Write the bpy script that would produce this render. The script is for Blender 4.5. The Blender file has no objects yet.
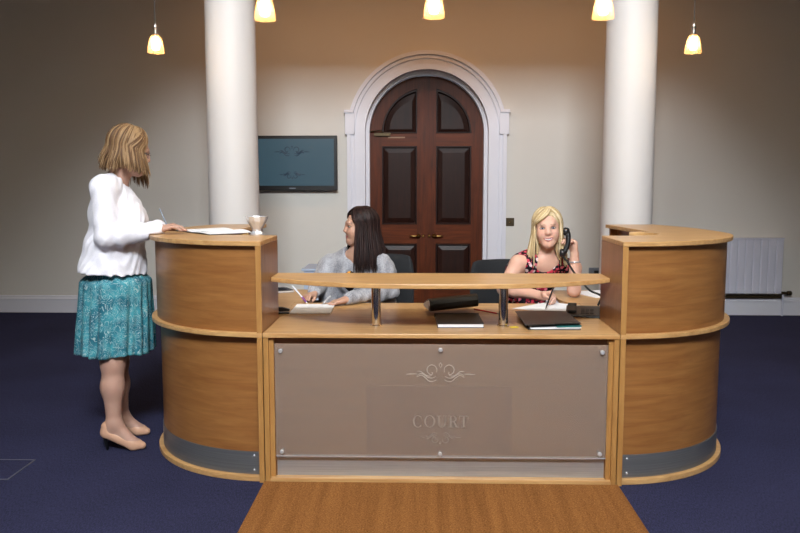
import bpy, bmesh, math, random
import numpy as np
from mathutils import Vector, Matrix
random.seed(7); np.random.seed(7)
scene = bpy.context.scene
COL = scene.collection
PI = math.pi

# ------------------------------------------------------------------ camera (35 mm lens at eye height, pitched a little down)
F_PX, PITCH, YAW, ROLL, CAM_H = 782.636, math.radians(6.105), math.radians(1.527), math.radians(-0.031), 1.453
_F = Vector((-math.sin(YAW)*math.cos(PITCH), math.cos(YAW)*math.cos(PITCH), -math.sin(PITCH)))
_R0 = Vector((math.cos(YAW), math.sin(YAW), 0)); _U0 = _R0.cross(_F)
_R = _R0*math.cos(ROLL) + _U0*math.sin(ROLL); _U = -_R0*math.sin(ROLL) + _U0*math.cos(ROLL)
def at(x, y, depth):
    """world point standing at room depth `depth` that the photo shows at x, y"""
    d = _F + _R*((x-400)/F_PX) - _U*((y-266.5)/F_PX)
    return d*(depth/d.y) + Vector((0, 0, CAM_H))
cam_d = bpy.data.cameras.new('camera'); cam = bpy.data.objects.new('camera', cam_d); COL.objects.link(cam)
cam_d.sensor_width = 36; cam_d.lens = F_PX/800*36; cam_d.clip_start = 0.05; cam_d.clip_end = 100
m3 = Matrix((_R, _U, -_F)).transposed()
cam.matrix_world = Matrix.Translation((0, 0, CAM_H)) @ m3.to_4x4()
scene.camera = cam

# ------------------------------------------------------------------ materials
def srgb(r, g, b):
    f = lambda c: (c/255/12.92) if c <= 10.3 else ((c/255+0.055)/1.055)**2.4
    return (f(r), f(g), f(b), 1)
def new_mat(name):
    m = bpy.data.materials.new(name); m.use_nodes = True
    nt = m.node_tree; b = nt.nodes['Principled BSDF']
    return m, nt, b
def simple(name, col, rough=0.5, metal=0.0, var=0.06, scale=40, bump=0.0, **kw):
    m, nt, b = new_mat(name)
    N = nt.nodes; L = nt.links
    tc = N.new('ShaderNodeTexCoord'); nz = N.new('ShaderNodeTexNoise'); nz.inputs['Scale'].default_value = scale; nz.inputs['Detail'].default_value = 4
    L.new(tc.outputs['Object'], nz.inputs['Vector'])
    mx = N.new('ShaderNodeMix'); mx.data_type = 'RGBA'
    c = np.array(col[:3])
    mx.inputs[6].default_value = (*np.clip(c*(1-var), 0, 1), 1); mx.inputs[7].default_value = (*np.clip(c*(1+var), 0, 1), 1)
    L.new(nz.outputs['Fac'], mx.inputs[0]); L.new(mx.outputs[2], b.inputs['Base Color'])
    b.inputs['Roughness'].default_value = rough; b.inputs['Metallic'].default_value = metal
    if bump:
        bp = N.new('ShaderNodeBump'); bp.inputs['Strength'].default_value = bump; bp.inputs['Distance'].default_value = 0.004
        L.new(nz.outputs['Fac'], bp.inputs['Height']); L.new(bp.outputs['Normal'], b.inputs['Normal'])
    for k, v in kw.items(): b.inputs[k.replace('_', ' ')].default_value = v
    return m
def wood(name, c1, c2, axis='z', rough=0.38, fine=34.0, coarse=3.0, spec=0.4):
    """laminate / timber; axis = the direction ACROSS the grain ('z': grain lies level on uprights, 'y': on tops, 'v': grain upright)"""
    m, nt, b = new_mat(name); N = nt.nodes; L = nt.links
    tc = N.new('ShaderNodeTexCoord'); mp = N.new('ShaderNodeMapping')
    sc = {'z': (coarse, coarse, fine), 'y': (coarse, fine, fine), 'v': (fine, fine, coarse)}[axis]
    mp.inputs['Scale'].default_value = sc
    L.new(tc.outputs['Object'], mp.inputs['Vector'])
    n1 = N.new('ShaderNodeTexNoise'); n1.inputs['Scale'].default_value = 1.0; n1.inputs['Detail'].default_value = 8; n1.inputs['Roughness'].default_value = 0.62; n1.inputs['Distortion'].default_value = 0.7
    L.new(mp.outputs[0], n1.inputs['Vector'])
    mp2 = N.new('ShaderNodeMapping'); mp2.inputs['Scale'].default_value = tuple(s*v for s, v in zip(sc, (1.5, 1.5, 1.5) if axis != 'z' else (.8, .8, .5)))
    L.new(tc.outputs['Object'], mp2.inputs['Vector'])
    n2 = N.new('ShaderNodeTexNoise'); n2.inputs['Scale'].default_value = 1.3; n2.inputs['Detail'].default_value = 5
    L.new(mp2.outputs[0], n2.inputs['Vector'])
    add = N.new('ShaderNodeMath'); add.operation = 'MULTIPLY_ADD'; add.inputs[1].default_value = 0.72
    mul = N.new('ShaderNodeMath'); mul.operation = 'MULTIPLY'; mul.inputs[1].default_value = 0.28
    L.new(n2.outputs['Fac'], mul.inputs[0]); L.new(n1.outputs['Fac'], add.inputs[0]); L.new(mul.outputs[0], add.inputs[2])
    rp = N.new('ShaderNodeValToRGB'); rp.color_ramp.elements[0].position = 0.36; rp.color_ramp.elements[1].position = 0.66
    rp.color_ramp.elements[0].color = c1; rp.color_ramp.elements[1].color = c2
    L.new(add.outputs[0], rp.inputs[0]); L.new(rp.outputs[0], b.inputs['Base Color'])
    b.inputs['Roughness'].default_value = rough; b.inputs['Specular IOR Level'].default_value = spec
    return m
OAK_D, OAK_L = srgb(131, 84, 43), srgb(157, 108, 60)
M = {}
M['oak'] = wood('oak laminate level grain', OAK_D, OAK_L, 'z')
M['oak_top'] = wood('oak laminate tops', srgb(176, 130, 80), srgb(208, 166, 112), 'y', rough=0.33)
M['oak_edge'] = wood('oak edging', srgb(158, 112, 60), srgb(180, 134, 78), 'v', rough=0.4)
M['oak_in'] = wood('oak laminate inner side', srgb(140, 94, 54), srgb(160, 112, 68), 'v', rough=0.3)
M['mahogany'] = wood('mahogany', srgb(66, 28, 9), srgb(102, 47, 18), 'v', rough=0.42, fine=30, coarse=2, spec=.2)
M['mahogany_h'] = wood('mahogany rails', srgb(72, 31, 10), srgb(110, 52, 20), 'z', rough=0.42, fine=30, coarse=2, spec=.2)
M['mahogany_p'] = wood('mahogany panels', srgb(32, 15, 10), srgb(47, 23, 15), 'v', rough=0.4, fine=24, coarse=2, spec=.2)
M['chrome'] = simple('chrome', (0.75, 0.75, 0.76, 1), 0.12, 1.0, 0.02)
M['silver'] = simple('silver', (0.74, 0.76, 0.80, 1), 0.2, 0.55, 0.03)
M['brass'] = simple('brass', srgb(150, 120, 70), 0.35, 1.0, 0.1)
M['dark_brass'] = simple('aged brass', srgb(78, 66, 48), 0.45, 0.8, 0.1)
M['steel'] = None
def brushed(a=126, c=176):
    m, nt, b = new_mat('brushed steel'); N = nt.nodes; L = nt.links
    tc = N.new('ShaderNodeTexCoord'); mp = N.new('ShaderNodeMapping'); mp.inputs['Scale'].default_value = (1.2, 1.2, 160)
    nz = N.new('ShaderNodeTexNoise'); nz.inputs['Scale'].default_value = 2; nz.inputs['Detail'].default_value = 5
    L.new(tc.outputs['Object'], mp.inputs['Vector']); L.new(mp.outputs[0], nz.inputs['Vector'])
    rp = N.new('ShaderNodeValToRGB'); rp.color_ramp.elements[0].color = srgb(a, a+1, a+3); rp.color_ramp.elements[1].color = srgb(c, c, c+1)
    L.new(nz.outputs['Fac'], rp.inputs[0]); L.new(rp.outputs[0], b.inputs['Base Color'])
    b.inputs['Metallic'].default_value = 0.65; b.inputs['Roughness'].default_value = 0.42
    return m
M['steel'] = brushed(104, 150); M['steel_light'] = brushed(150, 208)
M['black'] = simple('black plastic', (0.012, 0.012, 0.013, 1), 0.38, 0, 0.2)
M['leather'] = simple('black leatherette', (0.016, 0.0145, 0.014, 1), 0.42, 0, 0.25, 220, 0.3)
M['chair_fabric'] = simple('charcoal chair fabric', (0.009, 0.0105, 0.013, 1), 0.85, 0, 0.35, 420, 0.4)
M['paper'] = simple('white paper', (0.86, 0.86, 0.88, 1), 0.7, 0, 0.02)
M['white_paint'] = simple('white gloss joinery paint', srgb(222, 222, 230), 0.42, 0, 0.015, 3)
M['column_paint'] = simple('off white column paint', srgb(222, 215, 211), 0.55, 0, 0.02, 2)
M['rad_paint'] = simple('white radiator enamel', srgb(206, 208, 222), 0.35, 0, 0.01, 3)
M['red'] = simple('red plastic', srgb(190, 30, 30), 0.4)
M['notice'] = simple('dull engraved strip', srgb(150, 116, 88), 0.5)
M['yellow'] = simple('yellow paper', srgb(225, 195, 60), 0.7)
M['teal_paper'] = simple('teal card', srgb(40, 110, 110), 0.6)
M['palebox'] = simple('pale blue board', srgb(186, 198, 218), 0.6, 0, 0.03)
M['grey_plastic'] = simple('grey plastic', srgb(120, 128, 140), 0.45)
M['white_plastic'] = simple('white plastic', srgb(225, 225, 230), 0.35)
M['purple'] = simple('purple grip', srgb(120, 60, 130), 0.4)
# walls: warm off-white plaster
def plaster():
    m, nt, b = new_mat('cream wall plaster'); N = nt.nodes; L = nt.links
    tc = N.new('ShaderNodeTexCoord'); nz = N.new('ShaderNodeTexNoise'); nz.inputs['Scale'].default_value = 1.1; nz.inputs['Detail'].default_value = 6
    L.new(tc.outputs['Object'], nz.inputs['Vector'])
    rp = N.new('ShaderNodeValToRGB'); rp.color_ramp.elements[0].color = srgb(213, 209, 201); rp.color_ramp.elements[1].color = srgb(221, 218, 211)
    L.new(nz.outputs['Fac'], rp.inputs[0]); L.new(rp.outputs[0], b.inputs['Base Color'])
    n2 = N.new('ShaderNodeTexNoise'); n2.inputs['Scale'].default_value = 60; bp = N.new('ShaderNodeBump'); bp.inputs['Strength'].default_value = 0.05
    L.new(tc.outputs['Object'], n2.inputs['Vector']); L.new(n2.outputs['Fac'], bp.inputs['Height']); L.new(bp.outputs['Normal'], b.inputs['Normal'])
    b.inputs['Roughness'].default_value = 0.8; b.inputs['Specular IOR Level'].default_value = 0.2
    return m
M['wall'] = plaster()
M['ceiling'] = simple('ceiling plaster', srgb(190, 178, 160), 0.9, 0, 0.02, 3)
def carpet():
    m, nt, b = new_mat('navy carpet'); N = nt.nodes; L = nt.links
    tc = N.new('ShaderNodeTexCoord')
    n1 = N.new('ShaderNodeTexNoise'); n1.inputs['Scale'].default_value = 150; n1.inputs['Detail'].default_value = 3
    mp = N.new('ShaderNodeMapping'); mp.inputs['Scale'].default_value = (260, 46, 1); wv = N.new('ShaderNodeTexNoise'); wv.inputs['Scale'].default_value = 1.0; wv.inputs['Detail'].default_value = 2
    n3 = N.new('ShaderNodeTexNoise'); n3.inputs['Scale'].default_value = 1.3; n3.inputs['Detail'].default_value = 5
    L.new(tc.outputs['Object'], n1.inputs['Vector']); L.new(tc.outputs['Object'], mp.inputs['Vector']); L.new(mp.outputs[0], wv.inputs['Vector']); L.new(tc.outputs['Object'], n3.inputs['Vector'])
    a = N.new('ShaderNodeMath'); a.operation = 'ADD'; L.new(n1.outputs['Fac'], a.inputs[0]); L.new(wv.outputs['Fac'], a.inputs[1])
    a2 = N.new('ShaderNodeMath'); a2.operation = 'MULTIPLY_ADD'; a2.inputs[1].default_value = 0.45; L.new(n3.outputs['Fac'], a2.inputs[0]); L.new(a.outputs[0], a2.inputs[2])
    rp = N.new('ShaderNodeValToRGB'); rp.color_ramp.elements[0].position = 0.85; rp.color_ramp.elements[1].position = 1.6
    rp.color_ramp.elements[0].color = srgb(27, 28, 44); rp.color_ramp.elements[1].color = srgb(64, 65, 98)
    dv = N.new('ShaderNodeMath'); dv.operation = 'MULTIPLY'; dv.inputs[1].default_value = 0.5
    rp.color_ramp.elements[0].position = 0.42; rp.color_ramp.elements[1].position = 0.82
    L.new(a2.outputs[0], dv.inputs[0]); L.new(dv.outputs[0], rp.inputs[0]); L.new(rp.outputs[0], b.inputs['Base Color'])
    bp = N.new('ShaderNodeBump'); bp.inputs['Strength'].default_value = 0.6; bp.inputs['Distance'].default_value = 0.004
    L.new(a.outputs[0], bp.inputs['Height']); L.new(bp.outputs['Normal'], b.inputs['Normal'])
    b.inputs['Roughness'].default_value = 0.95; b.inputs['Specular IOR Level'].default_value = 0.1
    return m
M['carpet'] = carpet()
def coir():
    m, nt, b = new_mat('coir matting'); N = nt.nodes; L = nt.links
    tc = N.new('ShaderNodeTexCoord'); mp = N.new('ShaderNodeMapping'); mp.inputs['Scale'].default_value = (120, 150, 60)
    n1 = N.new('ShaderNodeTexNoise'); n1.inputs['Scale'].default_value = 1.2; n1.inputs['Detail'].default_value = 6; n1.inputs['Roughness'].default_value = 0.7
    mp2 = N.new('ShaderNodeMapping'); mp2.inputs['Scale'].default_value = (26, 1.0, 1)
    n2 = N.new('ShaderNodeTexNoise'); n2.inputs['Scale'].default_value = 1.0; n2.inputs['Detail'].default_value = 3
    L.new(tc.outputs['Object'], mp.inputs['Vector']); L.new(mp.outputs[0], n1.inputs['Vector']); L.new(tc.outputs['Object'], mp2.inputs['Vector']); L.new(mp2.outputs[0], n2.inputs['Vector'])
    a = N.new('ShaderNodeMath'); a.operation = 'MULTIPLY_ADD'; a.inputs[1].default_value = 0.22; L.new(n2.outputs['Fac'], a.inputs[0]); L.new(n1.outputs['Fac'], a.inputs[2])
    rp = N.new('ShaderNodeValToRGB'); rp.color_ramp.elements[0].position = 0.42; rp.color_ramp.elements[1].position = 0.80
    rp.color_ramp.elements[0].color = srgb(92, 54, 26); rp.color_ramp.elements[1].color = srgb(176, 120, 68)
    L.new(a.outputs[0], rp.inputs[0]); L.new(rp.outputs[0], b.inputs['Base Color'])
    bp = N.new('ShaderNodeBump'); bp.inputs['Strength'].default_value = 0.9; bp.inputs['Distance'].default_value = 0.006
    L.new(n1.outputs['Fac'], bp.inputs['Height']); L.new(bp.outputs['Normal'], b.inputs['Normal'])
    b.inputs['Roughness'].default_value = 1.0; b.inputs['Specular IOR Level'].default_value = 0.05
    return m
M['coir'] = coir()
def acrylic():
    m, nt, b = new_mat('frosted acrylic'); N = nt.nodes; L = nt.links
    out = N['Material Output']
    tr = N.new('ShaderNodeBsdfTransparent'); tr.inputs[0].default_value = (0.93, 0.95, 0.96, 1)
    b.inputs['Base Color'].default_value = srgb(172, 152, 138); b.inputs['Roughness'].default_value = 0.4
    tc = N.new('ShaderNodeTexCoord'); nz = N.new('ShaderNodeTexNoise'); nz.inputs['Scale'].default_value = 2.0
    L.new(tc.outputs['Object'], nz.inputs['Vector'])
    mr = N.new('ShaderNodeMapRange'); mr.inputs[3].default_value = 0.32; mr.inputs[4].default_value = 0.38
    L.new(nz.outputs['Fac'], mr.inputs[0])
    mx = N.new('ShaderNodeMixShader'); L.new(mr.outputs[0], mx.inputs[0]); L.new(tr.outputs[0], mx.inputs[1]); L.new(b.outputs[0], mx.inputs[2])
    L.new(mx.outputs[0], out.inputs['Surface'])
    return m
M['acrylic'] = acrylic()
M['etch'] = simple('pale etched film', srgb(172, 160, 149), 0.6, 0, 0.03)
def fade_film(name, col, alpha):
    m, nt, b = new_mat(name); N = nt.nodes; L = nt.links
    b.inputs['Base Color'].default_value = col; b.inputs['Roughness'].default_value = 0.5; b.inputs['Alpha'].default_value = alpha
    return m
M['etch_soft'] = simple('faint etched film', srgb(146, 132, 122), 0.6, 0, 0.03)
M['patch'] = fade_film('thin brown film', srgb(96, 66, 50), 0.32)
def emit(name, col, s):
    m, nt, b = new_mat(name)
    b.inputs['Base Color'].default_value = (*col[:3], 1); b.inputs['Emission Color'].default_value = (*col[:3], 1); b.inputs['Emission Strength'].default_value = s; b.inputs['Roughness'].default_value = 0.3
    return m
def glassy(name, col, fac, rough=0.05):
    m, nt, b = new_mat(name); N = nt.nodes; L = nt.links
    out = N['Material Output']; tr = N.new('ShaderNodeBsdfTransparent'); tr.inputs[0].default_value = (*col[:3], 1)
    gl = N.new('ShaderNodeBsdfGlossy'); gl.inputs['Roughness'].default_value = rough
    lw = N.new('ShaderNodeLayerWeight'); lw.inputs[0].default_value = fac
    mx = N.new('ShaderNodeMixShader'); L.new(lw.outputs['Facing'], mx.inputs[0]); L.new(tr.outputs[0], mx.inputs[1]); L.new(gl.outputs[0], mx.inputs[2]); L.new(mx.outputs[0], out.inputs['Surface'])
    return m

# ------------------------------------------------------------------ objects
def tag(o, label=None, cat=None, group=None, kind=None):
    if label: o['label'] = label
    if cat: o['category'] = cat
    if group: o['group'] = group
    if kind: o['kind'] = kind
    return o
def thing(name, label, cat, loc=(0, 0, 0), group=None, rotz=0.0):
    o = bpy.data.objects.new(name, None); COL.objects.link(o); o.location = loc; o.rotation_euler = (0, 0, rotz); o.empty_display_size = 0.1
    return tag(o, label, cat, group)
def link_mesh(name, me, mat, parent=None, smooth=False, world=True):
    """world=True: vertices are in world space; they are moved into the parent's frame (parents are roots or unrotated parts)"""
    o = bpy.data.objects.new(name, me); COL.objects.link(o)
    if mat is not None: me.materials.append(mat)
    if parent is not None:
        o.parent = parent
        if world:
            mw = Matrix.Identity(4); p = parent; chain = []
            while p is not None:
                chain.append(Matrix.Translation(p.location) @ p.rotation_euler.to_matrix().to_4x4()); p = p.parent
            for c in reversed(chain): mw = mw @ c
            me.transform(mw.inverted())
    if smooth:
        for p in me.polygons: p.use_smooth = True
    return o
class MB:
    def __init__(s): s.bm = bmesh.new()
    def box(s, x0, x1, y0, y1, z0, z1, rot=None, bevel=0.0):
        r = bmesh.ops.create_cube(s.bm, size=1.0); vs = r['verts']
        for v in vs:
            v.co = Vector(((x0+x1)/2 + v.co.x*(x1-x0), (y0+y1)/2 + v.co.y*(y1-y0), (z0+z1)/2 + v.co.z*(z1-z0)))
        if bevel:
            es = list({e for v in vs for e in v.link_edges})
            rr = bmesh.ops.bevel(s.bm, geom=es, offset=bevel, segments=2, affect='EDGES', profile=0.5)
            vs = [v for v in rr['verts']] or vs
        if rot is not None:
            for v in vs: v.co = rot @ v.co
        return s
    def prism(s, pts, z0, z1, frame=None):
        """closed polygon (x,y) raised from z0 to z1; frame maps (x,y,z) to world"""
        f = frame or (lambda p: Vector(p))
        a = [s.bm.verts.new(f((x, y, z0))) for x, y in pts]; b = [s.bm.verts.new(f((x, y, z1))) for x, y in pts]
        n = len(pts)
        s.bm.faces.new(list(reversed(a))); s.bm.faces.new(b)
        for i in range(n): s.bm.faces.new((a[i], a[(i+1) % n], b[(i+1) % n], b[i]))
        return s
    def lathe(s, prof, c=(0, 0, 0), n=32, mat3=None):
        c = Vector(c); rings = []
        for r, z in prof:
            ring = []
            for i in range(n):
                a = 2*PI*i/n; p = Vector((r*math.cos(a), r*math.sin(a), z))
                if mat3 is not None: p = mat3 @ p
                ring.append(s.bm.verts.new(c + p))
            rings.append(ring)
        for k in range(len(rings)-1):
            for i in range(n): s.bm.faces.new((rings[k][i], rings[k][(i+1) % n], rings[k+1][(i+1) % n], rings[k+1][i]))
        if prof[0][0] > 1e-6: s.bm.faces.new(list(reversed(rings[0])))
        if prof[-1][0] > 1e-6: s.bm.faces.new(rings[-1])
        return s
    def tube(s, pts, r, n=10, cap=True, flat=None):
        """tube along pts, r = radius or one per point; flat=(vector, factor) squashes the section along a vector"""
        pts = [Vector(p) for p in pts]; rs = r if hasattr(r, '__len__') else [r]*len(pts)
        rings = []; prev = None
        for i, p in enumerate(pts):
            t = (pts[min(i+1, len(pts)-1)] - pts[max(i-1, 0)])
            t = t.normalized() if t.length > 1e-9 else Vector((0, 0, 1))
            if prev is None:
                u = t.orthogonal().normalized()
            else:
                u = prev - t*prev.dot(t)
                u = u.normalized() if u.length > 1e-6 else t.orthogonal().normalized()
            prev = u; w = t.cross(u); ring = []
            for k in range(n):
                a = 2*PI*k/n; d = (u*math.cos(a) + w*math.sin(a))*rs[i]
                if flat is not None: d = d - flat[0]*(d.dot(flat[0])*(1-flat[1]))
                ring.append(s.bm.verts.new(p + d))
            rings.append(ring)
        for k in range(len(rings)-1):
            for i in range(n): s.bm.faces.new((rings[k][i], rings[k][(i+1) % n], rings[k+1][(i+1) % n], rings[k+1][i]))
        if cap:
            s.bm.faces.new(list(reversed(rings[0]))); s.bm.faces.new(rings[-1])
        return s
    def build(s, name, mat, parent=None, smooth=False, bevel=0.0, world=True, autosmooth=None):
        bmesh.ops.recalc_face_normals(s.bm, faces=s.bm.faces)
        me = bpy.data.meshes.new(name); s.bm.to_mesh(me); s.bm.free()
        o = link_mesh(name, me, mat, parent, smooth, world)
        if autosmooth:
            me.shade_smooth() if hasattr(me, 'shade_smooth') else None
            for p in me.polygons: p.use_smooth = True
            me.set_sharp_from_angle(angle=autosmooth)
        if bevel:
            md = o.modifiers.new('edge', 'BEVEL'); md.width = bevel; md.segments = 2; md.limit_method = 'ANGLE'; md.angle_limit = 0.6
        return o
def spline(pts, n=8):
    """Catmull-Rom through pts"""
    P = [Vector(p) for p in pts]; P = [P[0]*2-P[1]] + P + [P[-1]*2-P[-2]]; out = []
    for i in range(1, len(P)-2):
        for k in range(n):
            t = k/n; a, b, c, d = P[i-1], P[i], P[i+1], P[i+2]
            out.append(0.5*((2*b) + (c-a)*t + (2*a-5*b+4*c-d)*t*t + (-a+3*b-3*c+d)*t**3))
    out.append(P[-2]); return out
# ------------------------------------------------------------------ the room
WY, RX, RH, FY = 8.641, 5.7, 3.69, -2.2      # back wall plane, half width, lower ceiling height, entrance wall plane
TH_ = 7.4                                    # the tall light well over the front of the desk
WX0, WX1, WYB = -1.48, 1.56, 4.7
DCX, DSP = 0.062, 2.0                        # door arch centre line and springing height
def arch_line(r, n=28, a0=0.0, a1=PI, foot=0.0):
    """from the right foot up over the arch to the left foot"""
    pts = [(DCX+r, foot)]
    for i in range(n+1):
        a = a0 + (a1-a0)*i/n; pts.append((DCX + r*math.cos(a), DSP + r*math.sin(a)))
    pts.append((DCX-r, foot)); return pts
def xz(y0):   # frame: polygon (x,z), thickness along +y from y0
    return lambda p: Vector((p[0], y0+p[2], p[1]))
def struct(name, mb, mat, parent=None, **k):
    o = mb.build(name, mat, parent, **k)
    if parent is None: o['kind'] = 'structure'
    return o
struct('floor', MB().box(-RX-.2, RX+.2, FY-3.2, WY+.9, -.1, 0), M['carpet'])
mb = MB(); mb.box(-RX-.2, WX0, FY-.25, WY+.5, RH, RH+.25); mb.box(WX1, RX+.2, FY-.25, WY+.5, RH, RH+.25); mb.box(WX0, WX1, WYB, WY+.5, RH, RH+.25)
mb.box(WX0-.2, WX1+.2, FY-.25, WYB+.2, TH_, TH_+.1)
struct('ceiling', mb, M['ceiling'])
mb = MB(); mb.box(WX0-.15, WX0, FY-.25, WYB+.15, RH+.25, TH_); mb.box(WX1, WX1+.15, FY-.25, WYB+.15, RH+.25, TH_); mb.box(WX0, WX1, WYB, WYB+.15, RH+.25, TH_)
struct('wall_upper', mb, M['wall'])
RV = 0.70
poly = [(-RX, 0)] + list(reversed(arch_line(RV))) + [(RX, 0), (RX, RH), (-RX, RH)]
struct('wall_back', MB().prism(poly, 0, 0.5, xz(WY)), M['wall'])
struct('wall_left', MB().box(-RX-.15, -RX, FY-.25, WY+.5, 0, RH), M['wall'])
struct('wall_right', MB().box(RX, RX+.15, FY-.25, WY+.5, 0, RH), M['wall'])
HW0, HW1, HZ0, HZ1 = -1.3, 1.4, 5.2, 7.0      # high window over the entrance
mb = MB(); mb.box(-RX, RX, FY-.25, FY, 0, RH); mb.box(WX0, HW0, FY-.25, FY, RH, TH_); mb.box(HW1, WX1, FY-.25, FY, RH, TH_); mb.box(HW0, HW1, FY-.25, FY, RH, HZ0); mb.box(HW0, HW1, FY-.25, FY, HZ1, TH_)
struct('wall_front', mb, M['wall'])
mb = MB(); w_ = .05
for a in ((HW0, HW1, HZ0, HZ0+w_), (HW0, HW1, HZ1-w_, HZ1), (HW0, HW0+w_, HZ0+w_, HZ1-w_), (HW1-w_, HW1, HZ0+w_, HZ1-w_), (.025, .075, HZ0+w_, HZ1-w_)): mb.box(a[0], a[1], FY-.15, FY-.1, a[2], a[3])
struct('window_1', mb, M['white_paint'])
# skirting: board with a moulded top, broken at the door surround
def skirting(name, x0, x1):
    prof = [(0, 0), (-.024, 0), (-.024, .148), (-.030, .150), (-.030, .158), (-.018, .172), (-.018, .184), (-.006, .196), (0, .196)]
    mb = MB(); mb.prism(prof, x0, x1, lambda p: Vector((p[2], WY+p[0], p[1])))
    struct(name, mb, M['white_paint'])
skirting('baseboard_left', -RX, DCX-.867); skirting('baseboard_right', DCX+.867, RX)
# door surround
sur = thing('trim_1', 'white moulded arched surround around the tall mahogany doors', 'door surround', (DCX, WY, 0)); sur['kind'] = 'structure'
def arch_band(mb, r0, r1, y0, y1, foot=0.0):
    o = arch_line(r1, 40, foot=foot); i = arch_line(r0, 40, foot=foot)
    n = len(o); fr = xz(0)
    vo0 = [mb.bm.verts.new((x, y0, z)) for x, z in o]; vo1 = [mb.bm.verts.new((x, y1, z)) for x, z in o]
    vi0 = [mb.bm.verts.new((x, y0, z)) for x, z in i]; vi1 = [mb.bm.verts.new((x, y1, z)) for x, z in i]
    f = mb.bm.faces.new
    for k in range(n-1):
        f((vo0[k], vo0[k+1], vi0[k+1], vi0[k])); f((vo1[k], vi1[k], vi1[k+1], vo1[k+1]))
        f((vo0[k], vo1[k], vo1[k+1], vo0[k+1])); f((vi0[k], vi0[k+1], vi1[k+1], vi1[k]))
    for k in (0, n-1): f((vo0[k], vi0[k], vi1[k], vo1[k]) if k == 0 else (vo0[k], vo1[k], vi1[k], vi0[k]))
    return mb
mb = MB(); arch_band(mb, .70, .775, WY-.030, WY+.002); arch_band(mb, .775, .785, WY-.020, WY+.002); arch_band(mb, .785, .815, WY-.042, WY+.002)
arch_band(mb, .815, .825, WY-.034, WY+.002); arch_band(mb, .825, .867, WY-.060, WY+.002)
mb.build('architrave', M['white_paint'], sur)
mb = MB(); arch_band(mb, .672, .70, WY-.030, WY+.16); mb.build('reveal_lining', M['white_paint'], sur)
mb = MB(); arch_band(mb, .632, .672, WY+.10, WY+.19); arch_band(mb, .648, .672, WY+.085, WY+.10); mb.build('inner_frame', M['white_paint'], sur)
for s in (-1, 1):
    x0, x1 = sorted((DCX+s*.785, DCX+s*.888)); mb = MB()
    mb.box(x0, x1, WY-.064, WY, 1.975, 2.205, bevel=.003)
    x0, x1 = sorted((DCX+s*.79, DCX+s*.900)); mb.box(x0, x1, WY-.074, WY, 2.205, 2.222, bevel=.004)
    x0, x1 = sorted((DCX+s*.795, DCX+s*.895)); mb.box(x0, x1, WY-.070, WY, 2.222, 2.240, bevel=.003)
    mb.build('impost_block', M['white_paint'], sur)
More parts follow.
